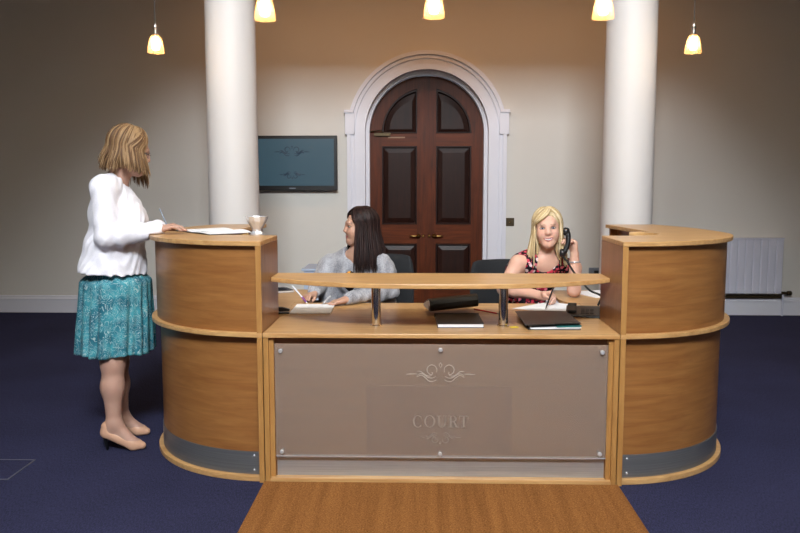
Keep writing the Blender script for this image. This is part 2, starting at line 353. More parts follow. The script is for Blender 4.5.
# the pair of arched doors
DY = WY+.20
MB().box(DCX-.015, DCX+.015, DY-.006, DY+.03, .01, DSP+.622).build('_', M['mahogany'], None) if False else None
door = thing('door_1', 'tall arched mahogany double doors with raised panels and brass levers', 'door', (DCX, DY, 0)); door['kind'] = 'structure'
R_D = .632
zz = lambda y: at(427, y, DY).z
z_ar0, z_m1, z_m0, z_l1 = zz(133), zz(146), zz(224.5), zz(243.5)
z_l0 = .24
for s in (-1, 1):
    q = lambda x, z: (DCX + s*x, z)
    nA = 26
    slab = [q(.002, .01), q(R_D, .01)] + [q(R_D*math.cos(a), DSP+R_D*math.sin(a)) for a in np.linspace(0, PI/2-.004, nA)]
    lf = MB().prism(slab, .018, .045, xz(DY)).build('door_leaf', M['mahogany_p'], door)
    if s > 0: MB().box(DCX-.014, DCX+.014, DY-.007, DY-.0005, .01, DSP+.62).build('meeting_bead', M['mahogany'], lf)
    po, pm = .50, .105                 # panel opening: outer and meeting edges, from the centre line
    mb = MB()
    # stiles
    mb.prism([q(po, .01), q(R_D, .01), q(R_D, DSP), q(po, DSP)], 0, .022, xz(DY))
    mb.prism([q(.002, .01), q(pm, .01), q(pm, DSP+math.sqrt(R_D**2-pm**2)-.001), q(.002, DSP+R_D-.001)], 0, .022, xz(DY))
    # arched head
    outer = [q(R_D*math.cos(a), DSP+R_D*math.sin(a)) for a in np.linspace(0, math.acos(pm/R_D), nA)]
    ra = po
    inner = [q(ra*math.cos(a), DSP+ra*math.sin(a)) for a in np.linspace(math.acos(pm/ra), 0, nA)]
    mb.prism(outer+inner, 0, .022, xz(DY))
    mb.build('stile_frame', M['mahogany'], lf)
    mb = MB()
    for a, b in ((z_ar0-.005, z_m1), (z_m0, z_l1), (.01, z_l0)):
        mb.prism([q(pm, b), q(pm, a), q(po, a), q(po, b)] if False else [q(pm, min(a, b)), q(po, min(a, b)), q(po, max(a, b)), q(pm, max(a, b))], .0005, .022, xz(DY))
    mb.build('rail', M['mahogany_h'], lf)
    def raised(loop, cen, parent):
        """raised and fielded panel: bolection rim, sloping margin, flat field"""
        mb = MB(); c = Vector((cen[0], 0, cen[1]))
        P = [Vector((x, 0, z)) for x, z in loop]; n = len(P)
        def inset(d):
            out = []
            if n > 4: return [c+(p-c)*(1-d/.20) for p in P]
            for i in range(n):
                e1 = (P[i]-P[i-1]).normalized(); e2 = (P[(i+1) % n]-P[i]).normalized()
                n1 = Vector((-e1.z, 0, e1.x)); n2 = Vector((-e2.z, 0, e2.x))
                if n1.dot(c-P[i]) < 0: n1 = -n1
                if n2.dot(c-P[i]) < 0: n2 = -n2
                m = (n1+n2).normalized(); out.append(P[i] + m*(d/max(.4, m.dot(n1))))
            return out
        rings = []
        for d, y in ((0, .0), (.004, -.008), (.016, -.008), (.022, .008), (.026, .016), (.070, .004), (.074, .003)):
            rings.append([mb.bm.verts.new(p + Vector((0, DY+y, 0))) for p in inset(d)])
        for k in range(len(rings)-1):
            for i in range(n): mb.bm.faces.new((rings[k][i], rings[k][(i+1) % n], rings[k+1][(i+1) % n], rings[k+1][i]))
        mb.bm.faces.new(rings[-1])
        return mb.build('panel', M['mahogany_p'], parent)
    raised([q(pm, z_m0), q(po, z_m0), q(po, z_m1), q(pm, z_m1)], q((pm+po)/2, (z_m0+z_m1)/2), lf)
    raised([q(pm, z_l0), q(po, z_l0), q(po, z_l1), q(pm, z_l1)], q((pm+po)/2, (z_l0+z_l1)/2), lf)
    arcp = [q(pm, z_ar0)] + [q(po, z_ar0)] + [q(ra*math.cos(a), DSP+ra*math.sin(a)) for a in np.linspace(0.02, math.acos(pm/ra), 16)]
    raised(arcp, q(.26, DSP+.12), lf)
    hz = at(426, 236, DY).z; hx = DCX + s*.088
    mb = MB(); mb.lathe([(.0, -.0), (.026, .0), (.026, .006), (.012, .010), (.010, .045), (0, .045)], (hx, DY, hz), 20, Matrix.Rotation(PI/2, 3, 'X'))
    mb.tube([(hx, DY-.045, hz), (hx+s*.03, DY-.05, hz), (hx+s*.075, DY-.052, hz+.003), (hx+s*.10, DY-.05, hz)], [.009, .010, .009, .006], 10)
    mb.lathe([(0, 0), (.017, 0), (.017, .005), (0, .008)], (hx-s*.055, DY, hz), 16, Matrix.Rotation(PI/2, 3, 'X'))
    mb.build('door_handle', M['brass'], lf, smooth=True)
    if s < 0:
        mb = MB(); a, b = at(374, 134.5, DY-.02), at(386, 134.5, DY-.02)
        mb.box(a.x, b.x+.05, DY-.03, DY, a.z-.02, a.z+.02, bevel=.004); mb.tube([(b.x-.03, DY-.035, a.z+.02), (b.x-.06, DY-.05, a.z+.045), (a.x-.06, DY-.02, a.z+.03)], .007, 8)
        mb.build('door_closer', M['dark_brass'], lf)
        p0, p1 = at(388, 136.5, DY), at(405, 138.5, DY)
        MB().box(p0.x, p1.x, DY-.003, DY+.001, p0.z-.018, p0.z-.004).build('notice_strip', M['notice'], lf)
# floor to ceiling columns: slightly tapered shaft
CYD = 6.35
def column(xpix_c, wpix, label):
    c0 = at(xpix_c, 210, CYD); r = wpix/2*CYD/F_PX*1.0
    root = thing('column', label, 'column', (c0.x, CYD, 0)); root['kind'] = 'structure'
    mb = MB(); prof = [(r*1.02, .24)] + [(r*(1.02-.06*(t**1.5)), .24+(RH-.24)*t) for t in np.linspace(.05, 1, 20)]
    mb.lathe(prof, (c0.x, CYD, 0), 64); mb.build('shaft', M['column_paint'], root, smooth=True)
    mb = MB(); mb.lathe([(r*1.3, .0), (r*1.3, .09), (r*1.28, .10), (r*1.22, .11), (r*1.26, .14), (r*1.24, .18), (r*1.12, .20), (r*1.08, .23), (r*1.02, .245)], (c0.x, CYD, 0), 48)
    mb.build('column_base', M['column_paint'], root, autosmooth=.5)
column(234.4, 49.3, 'smooth white column rising behind the standing woman and left counter')
column(626.4, 48.8, 'smooth white column rising behind the right-hand curved counter')
# radiator, valve and pipe
def radiator():
    a, b = at(700, 239, WY-.07), at(781, 296, WY-.07)
    x0, x1, z1, z0 = a.x, b.x, a.z, b.z+.03
    root = thing('radiator', 'white ribbed panel radiator on the back wall right of the curved counter', 'radiator', ((x0+x1)/2, WY, 0))
    mb = MB(); n = 11; w = (x1-x0)/n; prof = []
    for i in range(n):
        u = x0+i*w
        prof += [(u, 0.012), (u+.012, 0), (u+w-.012, 0), (u+w-.004, .012)]
    poly = prof + [(x1, .05), (x0, .05)]
    mb.prism(poly, z0, z1, lambda p: Vector((p[0], WY-.095+p[1], p[2])))
    mb.build('radiator_panel', M['rad_paint'], root)
    MB().box(x0-.004, x1+.004, WY-.095, WY-.02, z1, z1+.012, bevel=.003).build('top_grille', M['rad_paint'], root)
    for x in (x0+.15, x1-.15): MB().box(x-.02, x+.02, WY-.05, WY-.002, z0+.1, z1-.1).build('bracket', M['rad_paint'], root)
    vx = x1+.02; vz = z0+.02
    mb = MB(); mb.lathe([(0, -.03), (.017, -.03), (.017, .02), (.012, .02), (.012, .035), (.024, .04), (.026, .075), (.02, .085), (0, .085)], (vx+.01, WY-.06, vz-.02), 18, Matrix.Rotation(PI/2, 3, 'Y')); mb.tube([(x1-.02, WY-.06, vz-.02), (vx+.02, WY-.06, vz-.02)], .012, 10); mb.build('valve', M['dark_brass'], root)
    mb = MB(); mb.tube([(vx+.005, WY-.06, vz-.03), (vx+.005, WY-.06, 0.0)], .0105, 10); mb.build('pipe', M['rad_paint'], root)
    MB().tube([(x0, WY-.04, z0-.045), (x1+.02, WY-.04, z0-.045)], .018, 12).build('dark_tube', M['dark_brass'], root)  # dark tube running along below the ribbed panel
radiator()
# screen on the wall
S_ORN = [[(40, -12), (38, -50), (62, -80), (95, -88), (125, -70), (138, -40), (128, -8), (104, 12), (84, 8), (80, -6), (92, -12)],
         [(88, 22), (125, 28), (165, 8), (200, -18), (240, -22)], [(45, 30), (85, 48), (130, 40), (175, 8), (210, 6), (240, 22)],
         [(40, 66), (80, 84), (120, 78), (160, 40), (200, 20), (245, 40)], [(238, 6), (290, 7), (352, 10)]]
def ornament(mb, c, k, y, r, flip=False, along=Vector((0, 1, 0))):
    """pair of mirrored scrolls under a small lozenge, on an upright face at depth y"""
    for s in (-1, 1):
        for ln in S_ORN:
            P = spline([Vector((c[0]+s*x*k, y, c[1]-(v if not flip else -v)*k)) for x, v in ln], 5)
            w = [r*(.45+.55*math.sin(PI*min(1, max(0.08, i/(len(P)-1))))) for i in range(len(P))]
            mb.tube(P, w, 6, flat=(along, .35))
    d = [Vector((c[0], y, c[1]+sg*(85+v)*k)) + Vector((h*k, 0, 0)) for h, v, sg in ((0, 28, 1), (16, 0, 1), (0, -26, 1), (-16, 0, 1))] if not flip else [Vector((c[0]+h*k, y, c[1]-(85+v)*k)) for h, v in ((0, 28), (16, 0), (0, -26), (-16, 0))]
    mb.tube(d+[d[0]], r*.8, 6, flat=(along, .35))
def television():
    a, b = at(337, 135.5, WY-.08), at(247, 191.5, WY-.08)
    x0, x1, z0, z1 = b.x-.01, a.x, at(300, 190.5, WY-.08).z, a.z
    root = thing('television', 'black flat wall screen showing a faint crest between column and arched door', 'television', ((x0+x1)/2, WY, z0))
    MB().box(x0, x1, WY-.085, WY-.045, z0, z1, bevel=.006).build('casing', M['black'], root)
    MB().box((x0+x1)/2-.2, (x0+x1)/2+.2, WY-.047, WY-.002, z0+.12, z1-.12).build('wall_mount', M['black'], root)
    sc = emit('lit blue grey screen', srgb(88, 124, 142), .31); bs = sc.node_tree.nodes['Principled BSDF']; bs.inputs['Base Color'].default_value = srgb(30, 44, 52); bs.inputs['Roughness'].default_value = .3
    scr = MB().box(x0+.045, x1-.035, WY-.0872, WY-.084, z0+.052, z1-.035).build('screen', sc, root)
    dk = emit('dim crest on screen', srgb(70, 98, 124), .17); dk.node_tree.nodes['Principled BSDF'].inputs['Base Color'].default_value = srgb(24, 30, 44)
    cx, cz = at(292, 152, WY-.08).x, at(292, 151.5, WY-.08).z
    mb = MB(); ornament(mb, (cx, cz), .00055, WY-.0878, .0045); mb.build('crest', dk, scr)
    mb = MB(); ornament(mb, (cx, at(292, 175, WY-.08).z), .0004, WY-.0878, .004, True); mb.build('crest', dk, scr)
    MB().box(cx-.035, cx+.035, WY-.0862, WY-.084, z0+.018, z0+.030).build('maker_mark', M['grey_plastic'], root)
television()
# switch plate and socket
p = at(510, 222, WY); root = thing('switch_plate', 'small square aged brass switch plate right of the door surround', 'light switch', (p.x, WY, p.z))
MB().box(p.x-.045, p.x+.045, WY-.008, WY, p.z-.045, p.z+.045, bevel=.003).build('plate', M['dark_brass'], root)
mb = MB(); mb.tube([(p.x, WY-.008, p.z), (p.x, WY-.02, p.z-.008)], [.008, .006], 10); mb.build('toggle', M['brass'], root)
p = at(594, 272, WY); root = thing('wall_socket', 'grey double wall socket low on wall beside the right column', 'socket', (p.x, WY, p.z))
MB().box(p.x-.06, p.x+.06, WY-.03, WY, p.z-.05, p.z+.05, bevel=.004).build('plate', M['grey_plastic'], root)
MB().box(p.x-.01, p.x+.04, WY-.055, WY-.03, p.z-.02, p.z+.02, bevel=.004).build('plug', M['black'], root)
# pale low cabinet behind the seated woman in grey
a, b = at(303.5, 272, 7.3), at(334, 272, 7.3); zt = at(315, 264, 7.75).z
root = thing('low_cabinet', 'low pale blue cabinet against wall behind the woman in grey', 'cabinet', ((a.x+b.x)/2, 7.5, 0))
MB().box(a.x, b.x+.35, 7.32, 7.75, 0, zt-.02).build('carcass', M['palebox'], root)
MB().box(a.x-.02, b.x+.37, 7.30, 7.77, zt-.02, zt, bevel=.003).build('cabinet_top', M['palebox'], root)
MB().box(a.x+.02, b.x+.33, 7.31, 7.32, .05, zt-.04).build('door', M['palebox'], root)

# ------------------------------------------------------------------ reception desk
XL, XR, DF, CYC = -0.755, 0.942, 3.655, 4.402
YB = 5.15
REAR = ((.744, 4.402), (.744, 4.56), (.728, 4.74), (.694, 4.92), (.648, 5.07), (.59, 5.20))   # the outside eases inwards towards the back
def ring(s, ro, ri, yb=YB, n=36, a0=0.0, ri2=None):
    cx = XL if s < 0 else XR
    o = [(cx+s*ro*math.sin(a), CYC-ro*math.cos(a)) for a in np.linspace(a0, PI/2, n)]
    i = [(cx+s*ri*math.sin(a), CYC-ri*math.cos(a)) for a in np.linspace(PI/2, a0, n)]
    if yb is None: return o + i
    dr = [(cx+s*(x-(.744-ro)), y) for x, y in REAR[1:]]
    di = [(cx+s*(x-(.744-ri)), y) for x, y in REAR[1:]] if ri2 is None else [(cx+s*ri2, REAR[-1][1])]
    return o + dr + di[::-1] + i
def curved_unit(s, label):
    cx = XL if s < 0 else XR
    root = thing('curved_counter', label, 'reception counter', (cx+s*.4, 4.4, 0))
    bx = lambda a, b, *r: MB().box(*sorted((cx+s*a, cx+s*b)), *r)
    MB().prism(ring(s, .728, .64), 0, .027).build('plinth', M['oak_top'], root, bevel=.003)
    MB().prism(ring(s, .700, .675, a0=.030), .027, .718).build('lower_panel', M['oak'], root, autosmooth=.5)
    kp = MB().prism(ring(s, .7045, .7005, None, 36, .045), .028, .142).build('kick_plate', M['steel'], root, autosmooth=.5)
    for zs in (.05, .122):
        an = .085; p = Vector((cx+s*.7045*math.sin(an), CYC-.7045*math.cos(an), zs))
        MB().lathe([(.006, 0), (.006, .002), (.003, .0035), (0, .0035)], p, 12, Matrix.Rotation(PI/2, 3, 'X')).build('screw', M['silver'], kp)
    bx(0.0015, .027, DF+.004, DF+.5, 0, .718).build('lower_side_panel', M['oak_edge'], root, bevel=.001)
    # worktop: curved ledge outside, wing of the desk inside
    o = [(cx+s*.744*math.sin(a), CYC-.744*math.cos(a)) for a in np.linspace(0, PI/2, 40)]
    poly = [(cx+s*.0015, DF+.003)] + o[1:] + [(cx+s*x, y) for x, y in REAR[1:]] + [(cx-s*.092, 5.20), (cx-s*.092, 4.78), (cx-s*.075, 4.70), (cx-s*.03, 4.6225), (cx+s*.0015, 4.6225)]
    MB().prism(poly, .718, .74).build('worktop', M['oak_top'], root, bevel=.003)
    MB().prism(ring(s, .716, .692, a0=.030), .74, 1.156).build('upper_panel', M['oak'], root, autosmooth=.5)
    bx(0.0, .026, DF+.006, DF+.44, .74, 1.156).build('inner_side_panel', M['oak_in'], root, bevel=.001)
    # upright edging at the end of the curve
    bx(0.0, .026, DF+.0035, DF+.0065, .74, 1.156).build('edge_strip', M['oak_edge'], root)
    MB().prism([(cx, CYC-.744)] + [(cx+s*.744*math.sin(a), CYC-.744*math.cos(a)) for a in np.linspace(.03, PI/2, 36)] + [(cx+s*x, y) for x, y in REAR[1:]] + [(cx+s*.275, 5.20), (cx+s*.352, 4.44)] + [(cx+s*(.352-.13*(1-math.cos(a))), 4.28+.13*math.sin(a)-.05*(1-math.sin(a))) for a in np.linspace(PI/2, .2, 8)] + [(cx+s*.30, 4.165), (cx+s*.25, 4.125), (cx+s*.15, 4.10), (cx, 4.093)], 1.156, 1.179).build('counter_top', M['oak_top'], root, bevel=.003)
    MB().prism([(cx+s*.345, 5.16), (cx+s*.418, 4.46), (cx+s*.375, 4.30), (cx+s*.395, 4.29), (cx+s*.440, 4.46), (cx+s*.366, 5.16)], .74, 1.156).build('inner_back_panel', M['oak_in'], root)
    bx(.30, .565, 5.165, 5.19, 0, .718).build('lower_end_panel', M['oak_in'], root)
    bx(.30, .56, 5.165, 5.19, .74, 1.156).build('upper_end_panel', M['oak_in'], root)
    return root
curved_unit(-1, 'left curved oak counter where the standing woman writes')
curved_unit(1, 'right curved oak counter in front of the white radiator')
def centre_unit():
    root = thing('reception_desk', 'straight oak desk front with frosted COURT panel between the curved counters', 'reception desk', ((XL+XR)/2, 4.1, 0))
    for x0, x1 in ((XL+.003, XL+.027), (XR-.027, XR-.003)): MB().box(x0, x1, DF+.004, 4.25, 0, .718).build('side_panel', M['oak_edge'], root, bevel=.001)
    MB().box(XL+.001, XR-.001, DF, 4.621, .718, .74).build('worktop', M['oak_top'], root, bevel=.003)
    fp = M['oak'] if False else wood('oak laminate behind acrylic', srgb(128, 86, 54), srgb(150, 104, 68), 'z')
    MB().box(XL+.027, XR-.027, DF+.046, DF+.064, .027, .718).build('front_panel', fp, root)
    MB().box(XL+.027, XR-.027, DF+.002, DF+.046, 0, .027).build('plinth', M['oak_top'], root, bevel=.003)
    MB().box(XL+.027, XL+.05, DF+.02, DF+.046, .027, .718).build('inner_lath', M['oak_edge'], root)
    MB().box(XR-.05, XR-.027, DF+.02, DF+.046, .027, .718).build('inner_lath', M['oak_edge'], root)
    MB().box(-.700, .889, DF+.040, DF+.045, .028, .133).build('kick_plate', M['steel_light'], root)
    dk = wood('darker brown rectangle', srgb(104, 62, 42), srgb(122, 78, 54), 'v', fine=9)
    MB().box(-.261, .441, DF+.040, DF+.0455, .145, .478).build('dark_rectangle', dk, root)  # darker brown rectangle lying behind the acrylic
    ac = MB().box(-.700, .889, DF+.010, DF+.018, .137, .688).build('acrylic_panel', M['acrylic'], root, bevel=.0012)
    MB().box(-.700, .889, DF+.0085, DF+.0185, .1325, .1368).build('edge_glint', M['silver'], ac)  # bright strip added for the light caught on the acrylic's bottom edge
    for x, z in ((-.670, .654), (.095, .662), (.860, .654), (-.670, .158), (.095, .152), (.860, .158)):
        MB().lathe([(.0, -.012), (.006, -.012), (.006, .026), (.0105, .026), (.0105, .033), (.008, .0355), (0, .036)], (x, DF+.034, z), 16, Matrix.Rotation(PI/2, 3, 'X')).build('stud', M['silver'], ac, smooth=False)
    K = .1/213.6; YF = DF+.0094
    mb = MB(); ornament(mb, (.0955, .548), K, YF, .0021); mb.build('scroll_ornament', M['etch'], ac)
    mb = MB(); ornament(mb, (.0955, .232), K*.62, YF, .0015, True); mb.build('scroll_ornament', M['etch_soft'], ac)
    # COURT in serif capitals
    fr = lambda p: Vector((p[0], DF+.0092+p[2], p[1]))
    mb = MB(); H = .058; zb = .283; TH = .0006
    def P(pts, ox): mb.prism([(ox+x*H, zb+z*H) for x, z in pts], 0, TH, fr)
    def bar(x0, x1, z0, z1, ox): P([(x0, z0), (x1, z0), (x1, z1), (x0, z1)], ox)
    def bowl(cx, cz, rx, rz, tx, tz, a0, a1, ox, n=28):
        A = np.linspace(a0, a1, n)
        o = [(cx+rx*math.cos(a), cz+rz*math.sin(a)) for a in A]; i = [(cx+(rx-tx)*math.cos(a), cz+(rz-tz)*math.sin(a)) for a in A[::-1]]
        for k in range(n-1): P([o[k], o[k+1], i[n-2-k], i[n-1-k]], ox)
    x = .0955 - 2.27*H
    bowl(.42, .5, .42, .52, .15, .05, .75, 2*PI-.75, x); bar(.66, .71, .66, .98, x); bar(.67, .70, .05, .22, x); x += .93*H
    bowl(.47, .5, .47, .52, .16, .05, 0, 2*PI, x); x += 1.03*H
    bar(.12, .27, .3, 1, x); bar(.0, .39, .95, 1, x); bowl(.44, .32, .32, .34, .15, .06, PI, 2*PI, x); bar(.70, .76, .3, 1, x); bar(.58, .88, .95, 1, x); x += .97*H
    bar(.12, .28, 0, 1, x); bar(.0, .40, 0, .05, x); bar(.0, .4, .95, 1, x); bowl(.38, .745, .33, .255, .15, .05, -PI/2, PI/2, x); bar(.28, .4, .95, 1, x); bar(.28, .4, .49, .54, x)
    P([(.40, .5), (.55, .5), (.78, .05), (.62, .0)], x); bar(.62, .88, 0, .05, x); x += .90*H
    bar(.31, .46, 0, 1, x); bar(.19, .58, 0, .05, x); bar(.0, .77, .94, 1, x); bar(.0, .04, .72, .95, x); bar(.73, .77, .72, .95, x)
    mb.build('lettering', M['etch_soft'], ac)
    # raised shelf on two chrome posts, bowed towards the public
    top = [(XL+.001, 4.09)] ; n = 30; poly = []
    for i in range(n+1):
        u = -1+2*i/n; xx = (XL+XR)/2 + u*((XR-XL)/2-.001)
        poly.append((xx, 3.885 - .260*(1-abs(u)**2.8)))
    poly += [(XR-.001, 4.09), (XL+.001, 4.09)]
    MB().prism(poly, .959, .981).build('raised_shelf', M['oak_top'], root, bevel=.003)
    for px_, yy in ((-.223, 3.868), (.412, 3.868)):
        mb = MB(); mb.lathe([(.030, .74), (.030, .746), (.0235, .749), (.0235, .951), (.029, .954), (.029, .959)], (px_, yy, 0), 28)
        mb.build('post', M['chrome'], root, autosmooth=.6)
    return root
centre_unit()
# entrance mat set in front of the desk
mt = MB().box(-.758, .949, 1.2, DF-.004, 0, .012, bevel=.003).build('entrance_mat', M['coir'])
tag(mt, 'long brown coir entrance mat running up to the desk front', 'mat')
# floor access hatch
root = thing('floor_hatch', 'metal edged square floor access hatch in the carpet at left', 'floor hatch', (-2.17, 3.80, 0))
x0, x1, y0, y1 = -2.312, -2.028, 3.665, 3.944
mb = MB()
for a in ((x0, x1, y0, y0+.007), (x0, x1, y1-.007, y1), (x0, x0+.007, y0+.007, y1-.007), (x1-.007, x1, y0+.007, y1-.007)): mb.box(*a, 0, .003)
mb.build('metal_edging', simple('dull aluminium', srgb(120, 120, 128), .5, .6), root)
MB().box(x0+.007, x1-.007, y0+.007, y1-.007, 0, .0018).build('carpet_inlay', M['carpet'], root)

# ------------------------------------------------------------------ pendant lamps
BULB = emit('glowing frosted liner', (1.0, .76, .46), 70)
GLASS = emit('glowing amber glass', (1.0, .62, .28), .14); GLASS.node_tree.nodes['Principled BSDF'].inputs['Alpha'].default_value = .16
def pendant(x, y, z):
    root = thing('pendant_lamp', '', 'pendant lamp', (x, y, z), 'warm glass pendant lamps over the desk')
    mb = MB(); mb.lathe([(.059, 0), (.060, .004), (.057, .03), (.050, .07), (.040, .105), (.026, .125), (.018, .13), (.016, .127), (.024, .122), (.037, .102), (.047, .068), (.054, .03), (.056, .004), (.059, 0)], (0, 0, 0), 32)
    mb.build('glass_shade', GLASS, root, smooth=True, world=False)
    mb = MB(); mb.lathe([(0, .020), (.016, .022), (.024, .030), (.027, .048), (.026, .075), (.021, .100), (.013, .112), (0, .114)], (0, 0, 0), 24); mb.build('lit_liner', BULB, root, smooth=True, world=False)
    mb = MB(); mb.lathe([(0, .118), (.020, .118), (.022, .128), (.014, .134), (.013, .165), (.018, .168), (.018, .180), (.011, .184), (.010, .205), (.004, .215), (0, .215)], (0, 0, 0), 20); mb.build('lamp_holder', M['chrome'], root, autosmooth=.5, world=False)
    mb = MB(); mb.tube([(0, 0, .21), (0, 0, RH-z)], .0028, 8); mb.build('cable', M['black'], root, world=False)
    mb = MB(); mb.lathe([(0, RH-z-.03), (.045, RH-z-.025), (.05, RH-z), (0, RH-z)], (0, 0, 0), 24); mb.build('ceiling_rose', M['chrome'], root, world=False)
    return root
def dup(root, loc, label):
    r = root.copy(); COL.objects.link(r); r.location = loc; r['label'] = label
    for ch in root.children:
        c = ch.copy(); COL.objects.link(c); c.parent = r
        for g in ch.children:
            d = g.copy(); COL.objects.link(d); d.parent = c
    return r
pl = [(at(434, 17.5, 4.4), 'warm glass pendant lamp at top centre, above the arched door'), (at(265, 20, 4.4), 'warm glass pendant lamp overlapping the right edge of the left column'),
      (at(603, 18.5, 4.4), 'warm glass pendant lamp overlapping the left edge of the right column'), (at(156, 53, 5.75), 'small far pendant lamp hanging above the standing woman'),
      (at(693, 53, 5.75), 'small far pendant lamp hanging right of the right column')]
lamp0 = pendant(*pl[0][0]); lamp0['label'] = pl[0][1]
for p, lb in pl[1:]: dup(lamp0, p, lb)
# ------------------------------------------------------------------ people: smooth-blended volumes meshed into one skin
V3 = lambda *a: np.array(a, np.float64)
def unit(v): v = np.asarray(v, float); return v/np.linalg.norm(v)
def frame_of(f, u):
    f = unit(f); r = unit(np.cross(f, u)); u2 = np.cross(r, f); return r, f, u2      # right hand side, forward, up
class Vol:
    def __init__(s, lo, hi, fine=(), h=.009, hf=.0036):
        s.ax = []
        for a in range(3):
            iv = [(max(l[a], lo[a]), min(g[a], hi[a])) for l, g in fine]; x = lo[a]; out = [x]
            while x < hi[a]:
                x += hf if any(l-h <= x <= g for l, g in iv) else h; out.append(x)
            s.ax.append(np.array(out))
        s.D = np.full([len(x) for x in s.ax], 1.0, np.float32)
    def win(s, lo, hi):
        sl = []
        for a in range(3):
            i0 = max(0, np.searchsorted(s.ax[a], lo[a])-1); i1 = min(len(s.ax[a]), np.searchsorted(s.ax[a], hi[a])+1)
            if i1 <= i0: return None
            sl.append(slice(i0, i1))
        X, Y, Z = np.meshgrid(*[s.ax[a][sl[a]] for a in range(3)], indexing='ij', sparse=True)
        return tuple(sl), X, Y, Z
    def _put(s, sl, d, k, mode):
        D = s.D[sl]
        if mode == 'add':
            if k > 0:
                hh = np.maximum(k-np.abs(D-d), 0)/k; s.D[sl] = np.minimum(D, d) - hh*hh*k*.25
            else: s.D[sl] = np.minimum(D, d)
        else:
            d = -d
            if k > 0:
                hh = np.maximum(k-np.abs(D-d), 0)/k; s.D[sl] = np.maximum(D, d) + hh*hh*k*.25
            else: s.D[sl] = np.maximum(D, d)
    def rc(s, a, b, ra, rb=None, k=.02, mode='add'):
        a = np.asarray(a, float); b = np.asarray(b, float); rb = ra if rb is None else rb; pad = .03+k
        w = s.win(np.minimum(a-ra, b-rb)-pad, np.maximum(a+ra, b+rb)+pad)
        if w is None: return s
        sl, X, Y, Z = w; ab = b-a; L2 = max(ab@ab, 1e-12)
        t = np.clip(((X-a[0])*ab[0]+(Y-a[1])*ab[1]+(Z-a[2])*ab[2])/L2, 0, 1)
        d = np.sqrt((X-a[0]-t*ab[0])**2+(Y-a[1]-t*ab[1])**2+(Z-a[2]-t*ab[2])**2) - (ra+(rb-ra)*t)
        s._put(sl, d, k, mode); return s
    def el(s, c, rad, F=None, k=.02, mode='add'):
        c = np.asarray(c, float); rad = np.asarray(rad, float); m = rad.max()+.03+k
        w = s.win(c-m, c+m)
        if w is None: return s
        sl, X, Y, Z = w; x, y, z = X-c[0], Y-c[1], Z-c[2]
        if F is not None:
            x, y, z = [x*F[i][0]+y*F[i][1]+z*F[i][2] for i in range(3)]
        k0 = np.sqrt((x/rad[0])**2+(y/rad[1])**2+(z/rad[2])**2); k1 = np.sqrt((x/rad[0]**2)**2+(y/rad[1]**2)**2+(z/rad[2]**2)**2)+1e-9
        s._put(sl, k0*(k0-1)/k1, k, mode); return s
    def box(s, lo, hi):
        """hollow out a box (what a table top presses flat)"""
        w = s.win(np.asarray(lo)-.04, np.asarray(hi)+.04)
        if w is None: return s
        sl, X, Y, Z = w
        d = np.maximum(np.maximum(np.maximum(lo[0]-X, X-hi[0]), np.maximum(lo[1]-Y, Y-hi[1])), np.maximum(lo[2]-Z, Z-hi[2])); s.D[sl] = np.maximum(s.D[sl], -d.astype(np.float32)); return s
    def drum(s, c, r, z0, z1):
        w = s.win(V3(c[0]-r-.04, c[1]-r-.04, z0-.04), V3(c[0]+r+.04, c[1]+r+.04, z1+.04))
        if w is None: return s
        sl, X, Y, Z = w
        d = np.maximum(np.maximum(np.sqrt((X-c[0])**2+(Y-c[1])**2)-r, X*0-10), np.maximum(z0-Z, Z-z1)); s.D[sl] = np.maximum(s.D[sl], -d.astype(np.float32)); return s
    def desks(s, z=.7455):
        for x0, x1, y1 in ((-.76, .945, 4.628), (-1.6, -.655, 5.206), (.842, 1.8, 5.206)): s.box(V3(x0, 3.5, .69), V3(x1, y1, z))
        return s
    def clip(s, p, n, k=.004):
        """cut away what lies beyond the plane"""
        X, Y, Z = np.meshgrid(*s.ax, indexing='ij', sparse=True); n = unit(n)
        d = ((X-p[0])*n[0]+(Y-p[1])*n[1]+(Z-p[2])*n[2]); s.D = np.maximum(s.D, d.astype(np.float32)); return s
    def ripple(s, fn):
        X, Y, Z = np.meshgrid(*s.ax, indexing='ij', sparse=True); s.D = s.D + fn(X, Y, Z).astype(np.float32); return s
    def mesh(s):
        D = s.D; S = (D < 0); ax = s.ax
        D[0], D[-1] = np.abs(D[0]), np.abs(D[-1]); D[:, 0], D[:, -1] = np.abs(D[:, 0]), np.abs(D[:, -1]); D[:, :, 0], D[:, :, -1] = np.abs(D[:, :, 0]), np.abs(D[:, :, -1]); S = D < 0
        c = np.zeros([n-1 for n in D.shape], np.int8)
        for a in (0, 1):
            for b in (0, 1):
                for e in (0, 1): c += S[a:D.shape[0]-1+a, b:D.shape[1]-1+b, e:D.shape[2]-1+e]
        act = (c > 0) & (c < 8); I = np.array(np.nonzero(act)); n = I.shape[1]
        idx = np.full(act.shape, -1, np.int64); idx[act] = np.arange(n)
        acc = np.zeros((n, 3)); cnt = np.zeros(n)
        for axis in range(3):
            o1, o2 = [a for a in range(3) if a != axis]
            for p in (0, 1):
                for q in (0, 1):
                    J = I.copy(); J[o1] += p; J[o2] += q; K = J.copy(); K[axis] += 1
                    v0 = D[tuple(J)].astype(float); v1 = D[tuple(K)].astype(float); cr = (v0 < 0) != (v1 < 0)
                    t = np.where(cr, v0/np.where(cr, v0-v1, 1), 0)
                    P = np.stack([ax[a][J[a]] for a in range(3)], 1)
                    P[:, axis] += t*(ax[axis][K[axis]]-ax[axis][J[axis]])
                    acc[cr] += P[cr]; cnt[cr] += 1
        verts = acc/np.maximum(cnt, 1)[:, None]; quads = []
